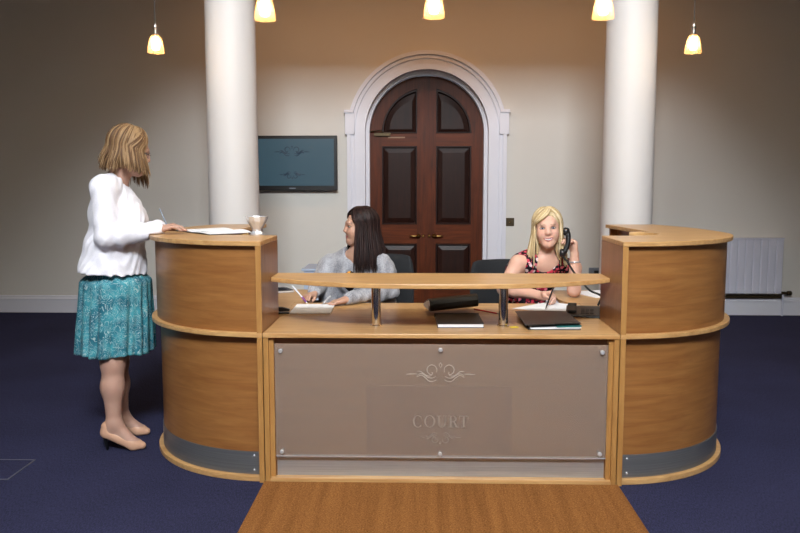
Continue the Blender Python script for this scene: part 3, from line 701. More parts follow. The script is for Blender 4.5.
        for axis in range(3):
            o1, o2 = [(1, 2), (2, 0), (0, 1)][axis]
            A = [slice(None)]*3; Bs = [slice(None)]*3; A[axis] = slice(0, -1); Bs[axis] = slice(1, None)
            s0 = S[tuple(A)]; s1 = S[tuple(Bs)]; cr = s0 != s1
            E = np.array(np.nonzero(cr)); ok = (E[o1] > 0) & (E[o2] > 0) & (E[o1] < D.shape[o1]-1) & (E[o2] < D.shape[o2]-1); E = E[:, ok]
            def cell(p, q):
                J = E.copy(); J[o1] -= p; J[o2] -= q; return idx[tuple(J)]
            Q = np.stack([cell(1, 1), cell(0, 1), cell(0, 0), cell(1, 0)], 1); fl = ~s0[tuple(E)]
            Q[fl] = Q[fl][:, ::-1]; quads.append(Q)
        return verts, np.concatenate(quads)
def np_mesh(name, verts, quads, mat, parent=None, base=None, colour=None):
    me = bpy.data.meshes.new(name); n, m = len(verts), len(quads)
    b = np.zeros(3) if base is None else np.asarray(base)
    me.vertices.add(n); me.vertices.foreach_set('co', (verts-b).astype(np.float32).ravel())
    me.loops.add(m*4); me.loops.foreach_set('vertex_index', quads.astype(np.int32).ravel())
    me.polygons.add(m); me.polygons.foreach_set('loop_start', np.arange(0, m*4, 4, dtype=np.int32)); me.polygons.foreach_set('loop_total', np.full(m, 4, np.int32))
    me.polygons.foreach_set('use_smooth', np.ones(m, bool)); me.update(calc_edges=True); me.validate()
    if colour is not None:
        at_ = me.attributes.new('tint', 'FLOAT_COLOR', 'POINT'); at_.data.foreach_set('color', np.concatenate([colour, np.ones((n, 1))], 1).astype(np.float32).ravel())
    o = bpy.data.objects.new(name, me); COL.objects.link(o); me.materials.append(mat)
    if parent is not None: o.parent = parent
    else: o.location = tuple(b)
    return o
def tint_mat(name, rough=.5, sss=0.0, spec=.4, noise=0.05, scale=60, bump=0.0):
    m, nt, b = new_mat(name); N = nt.nodes; L = nt.links
    a = N.new('ShaderNodeAttribute'); a.attribute_name = 'tint'
    tc = N.new('ShaderNodeTexCoord'); nz = N.new('ShaderNodeTexNoise'); nz.inputs['Scale'].default_value = scale; nz.inputs['Detail'].default_value = 3
    L.new(tc.outputs['Object'], nz.inputs['Vector'])
    mr = N.new('ShaderNodeMapRange'); mr.inputs[3].default_value = 1-noise; mr.inputs[4].default_value = 1+noise; L.new(nz.outputs['Fac'], mr.inputs[0])
    mx = N.new('ShaderNodeVectorMath'); mx.operation = 'SCALE'; L.new(a.outputs['Color'], mx.inputs[0]); L.new(mr.outputs[0], mx.inputs['Scale']); L.new(mx.outputs[0], b.inputs['Base Color'])
    b.inputs['Roughness'].default_value = rough; b.inputs['Specular IOR Level'].default_value = spec
    if sss: b.inputs['Subsurface Weight'].default_value = sss; b.inputs['Subsurface Scale'].default_value = .01; b.inputs['Subsurface Radius'].default_value = (1, .35, .2)
    if bump:
        bp = N.new('ShaderNodeBump'); bp.inputs['Strength'].default_value = bump; bp.inputs['Distance'].default_value = .003; L.new(nz.outputs['Fac'], bp.inputs['Height']); L.new(bp.outputs['Normal'], b.inputs['Normal'])
    return m
M['skin'] = tint_mat('skin', .48, .12, .35, .04)
M['hair'] = tint_mat('hair', .5, 0, .22, .12, 90)
M['patent'] = simple('nude patent leather', srgb(205, 160, 132), .18, 0, .03)
def mouth_curve(smile, n=7):
    mw = .0200+.0062*smile; out = []
    for k in range(n):
        t = -1+2*k/(n-1); out.append((t*mw, .0850-.0105*t*t, -.0572+.0045*smile*t*t, t))
    return out
def head(B, c, f, u, S=1.0, smile=0.0, chin=1.0):
    r, f, u = frame_of(f, u); F = (r, f, u)
    W = lambda x, y, z: np.asarray(c) + (r*x+f*y+u*z)*S
    el = lambda p, rad, k=.02, mode='add': B.el(W(*p), np.array(rad)*S, F, k*S, mode)
    rc = lambda p, q, a, b, k=.02, mode='add': B.rc(W(*p), W(*q), a*S, b*S, k*S, mode)
    el((0, -.018, .030), (.074, .092, .083), 0); el((0, .020, -.022), (.061, .066, .080), .02); el((0, .060*chin, -.090), (.017, .018, .016), .03)
    for s in (-1, 1):
        rc((s*.045, .004, -.046), (s*.014, .056, -.087), .019, .016, .035); el((s*.034, .052, -.030), (.024, .021, .024), .03)
        el((s*.075, -.010, -.006), (.008, .018, .029), .006)
    rc((-.026, .0715, .027), (.026, .0715, .027), .0085, .0085, .024)
    for s in (-1, 1): el((s*.032, .084, .006), (.016, .012, .0085), .012, 'sub')
    rc((0, .077, .014), (0, .0945, -.0185), .0072, .0090, .020)
    for s in (-1, 1): el((s*.0100, .0885, -.0235), (.0060, .0085, .0056), .008)
    mc = mouth_curve(smile); gap = .0020+.0020*smile
    for k in range(len(mc)-1):
        (x0, y0, z0, t0), (x1, y1, z1, t1) = mc[k], mc[k+1]; th = lambda t: .0042*(1-.55*t*t)
        rc((x0, y0, z0+gap*(1-t0*t0)*.8+.001), (x1, y1, z1+gap*(1-t1*t1)*.8+.001), th(t0)*.85, th(t1)*.85, .003)
        rc((x0, y0-.001, z0-gap*(1-t0*t0)-.0035*(1-t0*t0)-.001), (x1, y1-.001, z1-gap*(1-t1*t1)-.0035*(1-t1*t1)-.001), th(t0), th(t1), .003)
    return dict(c=np.asarray(c, float), r=r, f=f, u=u, S=S, W=W, smile=smile)
def face_tint(col, verts, H, lip, brow, lash, blush, teeth=False):
    q = (verts-H['c'])/H['S']; x = q@H['r']; y = q@H['f']; z = q@H['u']; ax = np.abs(x); sl = H['smile']
    def mixm(w, c):
        col[:] = col*(1-w[:, None]) + np.array(c)[None]*w[:, None]
    sm = lambda e, w: np.clip(.5 - e/w, 0, 1)
    front = (y > .035) & (np.abs(z) < .13)
    mixm(front*.35*np.exp(-(((ax-.040)/.018)**2+((z+.024)/.018)**2)), blush)
    mw = .0200+.0062*sl; t = x/mw; gap = .0020+.0020*sl; zc = -.0572+.0045*sl*t*t; inn = np.clip(1-t*t, 0, 1)
    top = zc+gap*.8*inn+.0048*(.45+.55*inn); bot = zc-gap*inn-.0035*inn-.0055*(.45+.55*inn)
    w = np.clip((top-z)/.0015+.5, 0, 1)*np.clip((z-bot)/.0015+.5, 0, 1)*np.clip((1.04-np.abs(t))/.1, 0, 1); mixm(front*(y > .06)*.92*w, lip)
    if teeth:
        ti = zc+gap*.55*inn; bi = zc-gap*1.0*inn-.0008
        w = np.clip((ti-z)/.0012+.5, 0, 1)*np.clip((z-bi)/.0012+.5, 0, 1)*np.clip((.86-np.abs(t))/.12, 0, 1); mixm(front*(y > .06)*w, (.68, .64, .60))
    else:
        w = np.exp(-((z-zc+.0008)/.0009)**2)*np.clip((1.0-np.abs(t))/.15, 0, 1); mixm(front*(y > .06)*.7*w, tuple(np.array(lip)*.35))
    e = np.sqrt(((ax-.032)/.0168)**2+((z-.0075)/.0075)**2)-1; mixm(front*(y > .04)*.55*sm(e, .45), lash)
    w = np.exp(-((z-(.0112-((ax-.032)/.016)**2*.0035))/.0013)**2)*np.clip((.0165-np.abs(ax-.033))/.004, 0, 1); mixm(front*(y > .04)*.9*w, tuple(np.array(lash)*.3))
    u_ = (ax-.031)/.0185; bz = .0262+.0032*(1-u_*u_)-.0012*u_; w = np.exp(-((z-bz)/(.0023-.0008*u_))**2)*np.clip((1-np.abs(u_))/.2, 0, 1); mixm(front*(y > .05)*.75*w, brow)
def eyes(H, body, base, iris, white=.50, big=.31):
    m, nt, b = new_mat('eye'); N = nt.nodes; L = nt.links
    tc = N.new('ShaderNodeTexCoord'); ln = N.new('ShaderNodeVectorMath'); ln.operation = 'LENGTH'; mp = N.new('ShaderNodeMapping'); mp.inputs['Scale'].default_value = (1, 0, 1)
    L.new(tc.outputs['Object'], mp.inputs[0]); L.new(mp.outputs[0], ln.inputs[0])
    rp = N.new('ShaderNodeValToRGB'); rp.color_ramp.interpolation = 'CONSTANT'; e = rp.color_ramp.elements
    sc = N.new('ShaderNodeMath'); sc.operation = 'MULTIPLY'; sc.inputs[1].default_value = 50; L.new(ln.outputs['Value'], sc.inputs[0]); L.new(sc.outputs[0], rp.inputs[0])
    e[0].position = 0; e[0].color = (.005, .005, .005, 1); e[1].position = .12; e[1].color = iris; n = e.new(big); n.color = (white, white*.96, white*.94, 1)
    L.new(rp.outputs[0], b.inputs['Base Color']); b.inputs['Roughness'].default_value = .12
    for s in (-1, 1):
        bm = bmesh.new(); bmesh.ops.create_uvsphere(bm, u_segments=20, v_segments=14, radius=1.0)
        for v in bm.verts: v.co = Vector((v.co.x*.0132, v.co.y*.009, v.co.z*.0052))*H['S']
        me = bpy.data.meshes.new('eye'); bm.to_mesh(me); bm.free()
        for p in me.polygons: p.use_smooth = True
        o = bpy.data.objects.new('eye', me); COL.objects.link(o); me.materials.append(m); o.parent = body
        p = H['W'](s*.032, .0688, .0068)-np.asarray(base)
        mt = Matrix.Identity(4)
        for i in range(3): mt[i][0], mt[i][1], mt[i][2], mt[i][3] = H['r'][i], H['f'][i], H['u'][i], p[i]
        o.matrix_local = mt
def hand(B, W, d, n, t, curls, thumb, S=.92, spread=0.0):
    """W wrist, d towards the knuckles, n back of the hand, t towards the thumb side; curls per finger (three joints, degrees)"""
    d = unit(d); t = unit(np.asarray(t)-d*np.dot(t, d)); n = unit(np.asarray(n)-d*np.dot(n, d)-t*np.dot(n, t)); W = np.asarray(W, float)
    off = (.030, .0105, -.009, -.027); ln = ((.040, .025, .019), (.044, .028, .020), (.041, .026, .019), (.032, .020, .017)); out = []
    for i in range(4):
        K = W + d*(.082, .084, .080, .073)[i]*S + t*off[i]*S
        B.rc(W+t*off[i]*.55*S, K, .0155*S, .0112*S, .012)
        p = K; ang = 0; dd0 = unit(d + t*spread*(1.5-i)*.5)
        for j in range(3):
            ang += math.radians(curls[i][j]); dd = dd0*math.cos(ang) - n*math.sin(ang); q = p + dd*ln[i][j]*S
            r0 = (.0092, .0082, .0074)[j]*S*(1, 1, .97, .86)[i]; B.rc(p, q, r0, r0*.9, .003 if j else .006); p = q
        out.append(p)
    B.el(W+d*.045*S-n*.004, (.036*S, .042*S, .014*S), (t, d, n), .01)
    p = W+d*.020*S+t*.024*S; q = p+unit(d*thumb[0][0]+t*thumb[0][1]-n*thumb[0][2])*.044*S; e = q+unit(d*thumb[1][0]+t*thumb[1][1]-n*thumb[1][2])*.030*S
    B.rc(p, q, .0135*S, .0105*S, .012); B.rc(q, e, .0100*S, .0078*S, .003); out.append(e)
    return out
def torso(B, J, e=0.0, k=.03, plump=1.0, bust=1.0, hips=True, trap=True):
    lat, fr, up = J['F']; F = (lat, fr, up); p = plump
    if hips: B.el(J['pelvis'], np.array((.168, .125, .115))*p+e, F, k)
    B.el(J['waist'], np.array((.132, .104, .13))*p+e, F, .05); B.el(J['chest'], np.array((.148, .102, .150))*p+e, F, .05)
    for s in (-1, 1):
        B.el(J['chest']+lat*s*.070*p+fr*(.072*p)-up*.035, np.array((.060, .058, .060))*bust*p+e, F, .04)
    if trap:
        mid = (J['shL']+J['shR'])/2
        B.rc(J['shL'], J['shR'], .040*p+e, None, .04)
        for sh in (J['shL'], J['shR']): B.rc(J['neck'], sh*.72+J['neck']*.28-up*.012, .036+e, .040*p+e, .035)
def arm(B, sh, el_, wr, r=(.050, .040, .038, .0245), e=0.0, k=.02):
    B.rc(sh, el_, r[0]+e, r[1]+e, .03); m = np.asarray(el_)*.7+np.asarray(wr)*.3
    B.rc(el_, m, r[1]*.97+e, r[2]*1.04+e, k); B.rc(m, wr, r[2]*1.02+e, r[3]+e, k)
def locks(name, H, specs, palette, parent, base, extra=None):
    """many tapered strands over the skull, then falling; spec = (phi0, phi1, theta0, fall, drift(out, forward, side), radius)"""
    mb = MB(); cols = []; rnd = random.Random(hash(name) % 97 if False else len(specs)*13+5)
    r, f, u = H['r'], H['f'], H['u']; S = H['S']
    for sp_ in specs:
        (ph0, ph1, th0, fall, drift, rad), ex = sp_[:6], (sp_[6] if len(sp_) > 6 else .8)
        pts = []; m = 7; lift = rnd.uniform(0, .0055)
        for i in range(m):
            t = i/(m-1); th = math.radians(th0+(97-th0)*t); ph = math.radians(ph0+(ph1-ph0)*t**ex)
            sx, sy, sz = .083+rad*.3+lift, .100+rad*.3+lift, .092+rad*.3+lift
            lx, ly, lz = math.sin(th)*math.sin(ph)*sx, math.sin(th)*math.cos(ph)*sy-.022, math.cos(th)*sz+.034
            pts.append(H['W'](lx, ly, lz))
        p = pts[-1].copy(); out = unit(r*math.sin(math.radians(ph1))+f*math.cos(math.radians(ph1))); nf = 7
        side = r*(1 if math.sin(math.radians(ph1)) >= 0 else -1)
        for i in range(1, nf+1):
            t = i/nf; q = p + V3(0, 0, -1)*fall*t + (out*drift[0]+f*drift[1]+side*drift[2])*(t*t*(3-2*t)*.75+t*t*.25)
            pts.append(q)
        P = spline([tuple(q) for q in pts], 2); L = len(P)
        w = [rad*min(1, .06+i*.45)*(.55+.45*math.sin(PI*min(1, .15+.85*i/(L-1))))*(1-.80*max(0, (i/(L-1)-.72)/.28)**1.5) for i in range(L)]
        mb.tube(P, w, 6, cap=False); c = np.array(palette[rnd.randrange(len(palette))])*rnd.uniform(.82, 1.15); cols += [c]*(6*L)
    bm = mb.bm; bm.verts.index_update(); v = np.array([tuple(x.co) for x in bm.verts]); q = np.array([[x.index for x in fc.verts] for fc in bm.faces]); bm.free()
    return v, q, np.array(cols)
def hair(H, specs, palette, body, base, cap_normal=(.0, .80, -.6), cap_pt=(0, .062, .060), drape=(), name='hair'):
    """the mass of the hair as one volume plus strands, joined into one mesh"""
    c = H['c']; B = Vol(c-.24, c+.20, (), .006); B2 = B
    # room below for long hair
    B = Vol(c-np.array((.24, .24, .38)), c+np.array((.24, .24, .16)), (), .0065)
    F = (H['r'], H['f'], H['u'])
    B.el(H['W'](0, -.020, .034), np.array((.0805, .0965, .0885))*H['S'], F, 0)
    n = H['r']*cap_normal[0]+H['f']*cap_normal[1]+H['u']*cap_normal[2]; B.clip(H['W'](*cap_pt), n)
    for a, b, ra, rb, k in drape: B.rc(a, b, ra, rb, k)
    B.ripple(lambda X, Y, Z: .0022*np.sin(150*(X*H['f'][0]+Y*H['f'][1])+8*np.sin(Z*9))+.0018*np.sin(190*(X*H['r'][0]+Y*H['r'][1])+5*np.sin(Z*13)))
    v, q = B.mesh(); rs = np.random.RandomState(3)
    ang = np.arctan2((v-c)@H['r'], (v-c)@H['f']); band = .5+.5*np.sin(ang*41+3*np.sin(ang*13))
    pal = np.array(palette); col = pal[0][None]*(1-band[:, None])+pal[-1][None]*band[:, None]; col *= .92
    lv, lq, lc = locks(name, H, specs, palette, body, base)
    o = np_mesh(name, np.concatenate([v, lv]), np.concatenate([q, lq+len(v)]), M['hair'], body, base, np.concatenate([col, lc]))
    return o
def A_(x, y, d): p = at(x, y, d); return V3(p.x, p.y, p.z)
UP = V3(0, 0, 1)
def skin_cols(v, base): return np.tile(np.array(base), (len(v), 1)).astype(float)
def at_z(x, y, z):
    d = _F + _R*((x-400)/F_PX) - _U*((y-266.5)/F_PX); t = (z-CAM_H)/d.z
    return d*t + Vector((0, 0, CAM_H))
_t = at_z(169.5, 231.0, 1.1805); PEN_A = (_t, at(159.5, 208.5, _t.y+.03))
# ---------- fabrics
def heather(name, c1, c2, scale=220, rough=.9):
    m, nt, b = new_mat(name); N = nt.nodes; L = nt.links
    tc = N.new('ShaderNodeTexCoord'); nz = N.new('ShaderNodeTexNoise'); nz.inputs['Scale'].default_value = scale; nz.inputs['Detail'].default_value = 2
    n2 = N.new('ShaderNodeTexNoise'); n2.inputs['Scale'].default_value = 22; mp = N.new('ShaderNodeMapping'); mp.inputs['Scale'].default_value = (1, 1, .35)
    L.new(tc.outputs['Object'], nz.inputs['Vector']); L.new(tc.outputs['Object'], mp.inputs[0]); L.new(mp.outputs[0], n2.inputs['Vector'])
    ad = N.new('ShaderNodeMath'); ad.operation = 'ADD'; L.new(nz.outputs['Fac'], ad.inputs[0]); L.new(n2.outputs['Fac'], ad.inputs[1])
    hf = N.new('ShaderNodeMath'); hf.operation = 'MULTIPLY'; hf.inputs[1].default_value = .5; L.new(ad.outputs[0], hf.inputs[0])
    rp = N.new('ShaderNodeValToRGB'); rp.color_ramp.elements[0].position = .36; rp.color_ramp.elements[1].position = .64; rp.color_ramp.elements[0].color = c1; rp.color_ramp.elements[1].color = c2
    L.new(hf.outputs[0], rp.inputs[0]); L.new(rp.outputs[0], b.inputs['Base Color'])
    bp = N.new('ShaderNodeBump'); bp.inputs['Strength'].default_value = .35; bp.inputs['Distance'].default_value = .003; L.new(nz.outputs['Fac'], bp.inputs['Height']); L.new(bp.outputs['Normal'], b.inputs['Normal'])
    b.inputs['Roughness'].default_value = rough; b.inputs['Sheen Weight'].default_value = .2; b.inputs['Specular IOR Level'].default_value = .15
    return m
M['white_knit'] = heather('white knit', srgb(222, 219, 228), srgb(238, 236, 242))
M['grey_knit'] = heather('grey heather knit', srgb(128, 128, 134), srgb(178, 178, 184), 120)
M['trouser'] = heather('dark trouser cloth', srgb(28, 28, 34), srgb(44, 44, 52))
def teal_print():
    m, nt, b = new_mat('teal leaf print'); N = nt.nodes; L = nt.links
    tc = N.new('ShaderNodeTexCoord'); mp = N.new('ShaderNodeMapping'); mp.inputs['Scale'].default_value = (1, 1, .7); L.new(tc.outputs['Object'], mp.inputs[0])
    nz = N.new('ShaderNodeTexNoise'); nz.inputs['Scale'].default_value = 25; nz.inputs['Detail'].default_value = 1.2; nz.inputs['Distortion'].default_value = 1.2; L.new(mp.outputs[0], nz.inputs['Vector'])
    mu = N.new('ShaderNodeMath'); mu.operation = 'MULTIPLY'; mu.inputs[1].default_value = 9; L.new(nz.outputs['Fac'], mu.inputs[0])
    fr = N.new('ShaderNodeMath'); fr.operation = 'FRACT'; L.new(mu.outputs[0], fr.inputs[0])
    rp = N.new('ShaderNodeValToRGB'); e = rp.color_ramp.elements; e[0].position = .0; e[0].color = (1, 1, 1, 1); e[0].color = (.75, .75, .75, 1); e[1].position = .26; e[1].color = (0, 0, 0, 1); L.new(fr.outputs[0], rp.inputs[0])
    n2 = N.new('ShaderNodeTexNoise'); n2.inputs['Scale'].default_value = 13; L.new(tc.outputs['Object'], n2.inputs['Vector'])
    r2 = N.new('ShaderNodeValToRGB'); e = r2.color_ramp.elements; e[0].position = .38; e[0].color = srgb(32, 98, 116); e[1].position = .62; e[1].color = srgb(66, 146, 158); L.new(n2.outputs['Fac'], r2.inputs[0])
    mx = N.new('ShaderNodeMix'); mx.data_type = 'RGBA'; mx.inputs[7].default_value = srgb(200, 216, 212)
    L.new(rp.outputs[0], mx.inputs[0]); L.new(r2.outputs[0], mx.inputs[6]); L.new(mx.outputs[2], b.inputs['Base Color']); b.inputs['Roughness'].default_value = .8; b.inputs['Specular IOR Level'].default_value = .2
    return m
M['teal'] = teal_print()
def flower_print(name, scale, cols, ground, cover):
    m, nt, b = new_mat(name); N = nt.nodes; L = nt.links
    tc = N.new('ShaderNodeTexCoord'); nz = N.new('ShaderNodeTexNoise'); nz.inputs['Scale'].default_value = 60; L.new(tc.outputs['Object'], nz.inputs['Vector'])
    mxv = N.new('ShaderNodeMix'); mxv.data_type = 'VECTOR'; mxv.inputs[0].default_value = .02; L.new(tc.outputs['Object'], mxv.inputs[4]); L.new(nz.outputs['Color'], mxv.inputs[5])
    vo = N.new('ShaderNodeTexVoronoi'); vo.inputs['Scale'].default_value = scale; L.new(mxv.outputs[1], vo.inputs['Vector'])
    se = N.new('ShaderNodeSeparateColor'); L.new(vo.outputs['Color'], se.inputs[0])
    rp = N.new('ShaderNodeValToRGB'); rp.color_ramp.interpolation = 'CONSTANT'; e = rp.color_ramp.elements
    e[0].position = 0; e[0].color = cols[0]; e[1].position = 1/len(cols); e[1].color = cols[1]
    for i in range(2, len(cols)): n = e.new(i/len(cols)); n.color = cols[i]
    L.new(se.outputs[0], rp.inputs[0])
    r2 = N.new('ShaderNodeValToRGB'); e = r2.color_ramp.elements; e[0].position = cover-.03; e[0].color = (0, 0, 0, 1); e[1].position = cover+.03; e[1].color = (1, 1, 1, 1); L.new(vo.outputs['Distance'], r2.inputs[0])
    mx = N.new('ShaderNodeMix'); mx.data_type = 'RGBA'; mx.inputs[7].default_value = ground; L.new(r2.outputs[0], mx.inputs[0]); L.new(rp.outputs[0], mx.inputs[6]); L.new(mx.outputs[2], b.inputs['Base Color'])
    b.inputs['Roughness'].default_value = .75; b.inputs['Specular IOR Level'].default_value = .2
    return m
M['floral'] = flower_print('floral print', 46, [srgb(196, 52, 74), srgb(222, 120, 136), srgb(150, 30, 52), srgb(225, 205, 205), srgb(18, 16, 24), srgb(205, 80, 96)], srgb(20, 17, 25), .56)
M['bright_print'] = flower_print('bright spotted print', 30, [srgb(214, 60, 90), srgb(232, 160, 60), srgb(18, 14, 20), srgb(200, 70, 140)], srgb(16, 13, 18), .38)

# ================================================================= the standing woman
def standing_woman():
    base = V3(-1.67, 4.24, 0); SK = (.45, .265, .20)
    lat_c = V3(0, -1, 0)                      # her right side is towards us
    fr = unit(V3(.97, .24, 0)); lat, fr, up = frame_of(fr, UP)
    J = dict(F=(lat, fr, up))
    J['pelvis'] = A_(114, 283, 4.27); J['waist'] = A_(114, 250, 4.27); J['chest'] = A_(114, 214, 4.27); J['neck'] = A_(117, 179, 4.27)
    J['shR'] = A_(103, 188, 4.11); J['shL'] = A_(112, 187, 4.44)
    elR, wrR = A_(106, 237, 4.07), A_(158, 230, 4.17)
    elL, wrL = A_(122, 238, 4.55), A_(160, 227.5, 4.46)
    hd = A_(131, 151.5, 4.28); Hf = unit(V3(.88, .34, -.29))
    B = Vol(V3(-2.02, 3.9, -.01), V3(-1.10, 4.75, 1.80), [(hd-.15, hd+.15), (wrR-V3(.03, .07, .06), wrR+V3(.24, .12, .08)), (wrL-V3(.03, .07, .06), wrL+V3(.22, .12, .08))], .009, .0037)
    H = head(B, hd, Hf, unit(V3(.0, .0, 1)), 1.07, .6)
    B.rc(J['neck']-UP*.03, H['W'](0, -.022, -.07), .058, .053, .03)
    torso(B, J, 0, plump=1.06, bust=1.15)
    arm(B, J['shR'], elR, wrR, (.056, .046, .042, .028)); arm(B, J['shL'], elL, wrL, (.056, .046, .042, .028))
    CT = 1.179
    dR = unit(A_(177, 224.5, 4.19)-wrR); hand(B, wrR, dR, V3(.1, -.25, .95), V3(.15, .97, .2), [(34, 26, 12), (30, 24, 12), (26, 24, 12), (24, 24, 10)], ((.7, .55, .45), (.9, -.1, .45)), .98, .22)
    dL = unit(A_(186, 226, 4.44)-wrL); hand(B, wrL, dL, V3(0, .1, 1), V3(.2, -.97, .1), [(22, 14, 8), (20, 14, 8), (20, 14, 8), (20, 16, 8)], ((.6, .7, .3), (.9, .2, .3)), .95, .25)
    # legs
    hipR, hipL = J['pelvis']+lat*.085-up*.03, J['pelvis']-lat*.085-up*.03
    knR, anR, heR, baR, toR = A_(113, 362, 4.15), A_(114, 424, 4.12), A_(108.5, 436.5, 4.11), A_(134, 446.5, 4.12), A_(142, 448.5, 4.125)
    knL, anL, heL, baL, toL = A_(117, 360, 4.36), A_(122, 417, 4.36), A_(117, 426, 4.36), A_(139, 433.5, 4.37), A_(146.5, 434.5, 4.37)
    for hp, kn, an, he, ba, to in ((hipR, knR, anR, heR, baR, toR), (hipL, knL, anL, heL, baL, toL)):
        calf = kn*.60+an*.40 - fr*.004
        B.rc(hp, kn, .095, .058, .03); B.rc(kn, calf, .056, .054, .05); B.rc(calf, an, .054, .037, .05)
        ba[2] = .030; to[2] = .022; he[2] = max(he[2], .10)
        B.rc(an, he, .039, .030, .02); B.rc(an, ba, .037, .030, .03); B.rc(he, ba, .030, .030, .02); B.rc(ba, to, .029, .018, .02)
    B.rc(PEN_A[0], PEN_A[1], .0072, None, .001, 'sub')
    B.box(V3(-1.502, 4.38, 1.10), V3(-.9, 4.9, 1.1925)).drum((XL, CYC), .749, .60, 1.1925)
    v, q = B.mesh(); c = skin_cols(v, SK)
    face_tint(c, v, H, (.50, .17, .15), (.22, .12, .06), (.10, .06, .05), (.66, .30, .24))
    body = np_mesh('person', v, q, M['skin'], None, base, c)
    tag(body, 'woman in white cardigan and teal printed dress standing writing at left counter', 'person')
    eyes(H, body, base, srgb(60, 70, 80), .32, .36)
    # white cardigan
    lo, hi = V3(-2.05, 3.88, .80), V3(-1.25, 4.78, 1.56)
    G = Vol(lo, hi, (), .0068)
    torso(G, J, .017, plump=1.09, bust=1.2); arm(G, J['shR'], elR, wrR-unit(wrR-elR)*.012, (.052, .049, .045, .038), .010); arm(G, J['shL'], elL, wrL-unit(wrL-elL)*.012, (.052, .049, .045, .038), .010)
    hemz = A_(110, 273, 4.2)[2]
    for s in (-1, 1):                          # swing of the hem
        G.rc(J['waist']+lat*s*.06-fr*.03, J['pelvis']+lat*s*.075-fr*.03+up*.03, .125, .152, .05)
    G.rc(J['chest']+fr*.02, J['pelvis']+fr*.03+up*.02, .13, .150, .05)
    G.clip(V3(-1.67, 4.2, hemz), unit(V3(-.10, 0, -1)))
    nb = J['neck']; G.rc(nb-up*.005, nb+up*.2+fr*.06, .068, .12, .01, 'sub')
    G.rc(nb+fr*.13+up*.02, J['chest']+fr*.22-up*.03, .060, .040, .02, 'sub'); G.rc(J['chest']+fr*.22-up*.03, J['pelvis']+fr*.24, .040, .055, .02, 'sub')
    G.ripple(lambda X, Y, Z: .0035*np.sin(38*Z+22*X+6*np.sin(9*Y+11*X))*np.clip((1.25-Z)/.15, .25, 1) + .0022*np.sin(95*X-60*Z+4*np.sin(30*Y)))
    G.drum((XL, CYC), .747, 1.13, 1.182).drum((XL, CYC), .72, .74, 1.13); G.box(V3(-1.502, 4.40, 1.13), V3(-.9, 4.9, 1.182))
    v, q = G.mesh(); np_mesh('cardigan', v, q, M['white_knit'], body, base)
    # dress: bodice under the cardigan and a gathered skirt
    G = Vol(V3(-1.95, 3.95, .80), V3(-1.30, 4.62, 1.50), (), .0075); torso(G, J, .008, plump=1.08, bust=1.2, trap=False)
    G.rc(nb, nb+fr*.22+up*.03, .085, .10, .01, 'sub'); G.clip(nb-up*.05, up)
    G.drum((XL, CYC), .752, .60, 1.185)
    v, q = G.mesh(); np_mesh('dress_bodice', v, q, M['teal'], body, base)
    top, bot = A_(113, 258, 4.27), A_(114.5, 350.5, 4.27); NV, NA = 40, 220; V = []; Q = []
    lim = -1.455
    for i in range(NV+1):
        t = i/NV; z = top[2]+(bot[2]-top[2])*t; cx = top[0]+(bot[0]-top[0])*t+.016
        for k in range(NA):
            a = 2*PI*k/NA; sw = min(1, t*1.4)
            g0 = max(0, min(1, (t-.13)/.12)); g0 = g0*g0*(3-2*g0); ra = .125+.056*g0+.020*t; rb = .140+.052*g0+.022*t
            fold = (.009*math.sin(17*a+2*math.sin(3*a))+.005*math.sin(29*a+1.3+3*t))*sw**1.5
            x = cx+(ra+fold)*math.cos(a)-.012*t; y = 4.275+(rb+fold)*math.sin(a)
            # pressed against the counter
            dx, dy = x-XL, y-CYC; Rr = .752 if z > .70 else .725
            if dy < 0:
                rr = math.hypot(dx, dy)
                if rr < Rr: x = XL+dx*Rr/rr; y = CYC+dy*Rr/rr
            else: x = min(x, XL-Rr)
            V.append((x, y, z + (.006*math.sin(5*a) if i == NV else 0)))
    V = np.array(V)
    for i in range(NV):
        for k in range(NA): Q.append((i*NA+k, (i+1)*NA+k, (i+1)*NA+(k+1) % NA, i*NA+(k+1) % NA))
    o = np_mesh('skirt', V, np.array(Q)[:, ::-1], M['teal'], body, base); md = o.modifiers.new('cloth', 'SOLIDIFY'); md.thickness = .003; md.offset = -1
    # shoes
    for an, he, ba, to in ((anR, heR, baR, toR), (anL, heL, baL, toL)):
        lo = np.minimum(he, to)-.08; hi = np.maximum(an, to)+.08; lo[2] = -.005
        G = Vol(lo, hi, (), .0034); fw = unit((to-he)*V3(1, 1, 0))
        G.rc(he-fw*.004, ba, .037, .036, .02); G.rc(ba, to, .036, .022, .02); G.rc(he-fw*.006, he-fw*.004+up*.03, .036, .033, .01)
        G.rc(an+up*.03+fw*.01, ba+up*.055+fw*.0, .042, .040, .006, 'sub'); G.rc(ba+up*.055, ba+up*.045+fw*.012, .040, .028, .006, 'sub')
        under = np.cross(fw, UP); G.clip(ba+V3(0, 0, -.024), V3(0, 0, -1))
        nrm = unit(np.cross(ba-V3(0, 0, .027)-(he-V3(0, 0, .032)), under)); nrm = nrm if nrm[2] < 0 else -nrm
        G.clip(he-V3(0, 0, .032), nrm)
        v, q = G.mesh(); sh = np_mesh('shoe', v, q, M['patent'], body, base)
        hb = he-fw*.012
        mb = MB(); mb.tube([hb+V3(0, 0, -.018), hb+V3(0, 0, -.045)-fw*.004, (hb[0]+fw[0]*.004, hb[1]+fw[1]*.004, .0)], [.022, .012, .0065], 12)
        hl = mb.build('heel', M['black'], None, smooth=True); hl.data.transform(Matrix.Translation(-Vector(base))); hl.parent = sh
    # hair: shoulder length, golden brown
    PAL = [(.145, .078, .035), (.21, .12, .056), (.10, .05, .023), (.31, .195, .10)]; rnd = random.Random(4); sp = []
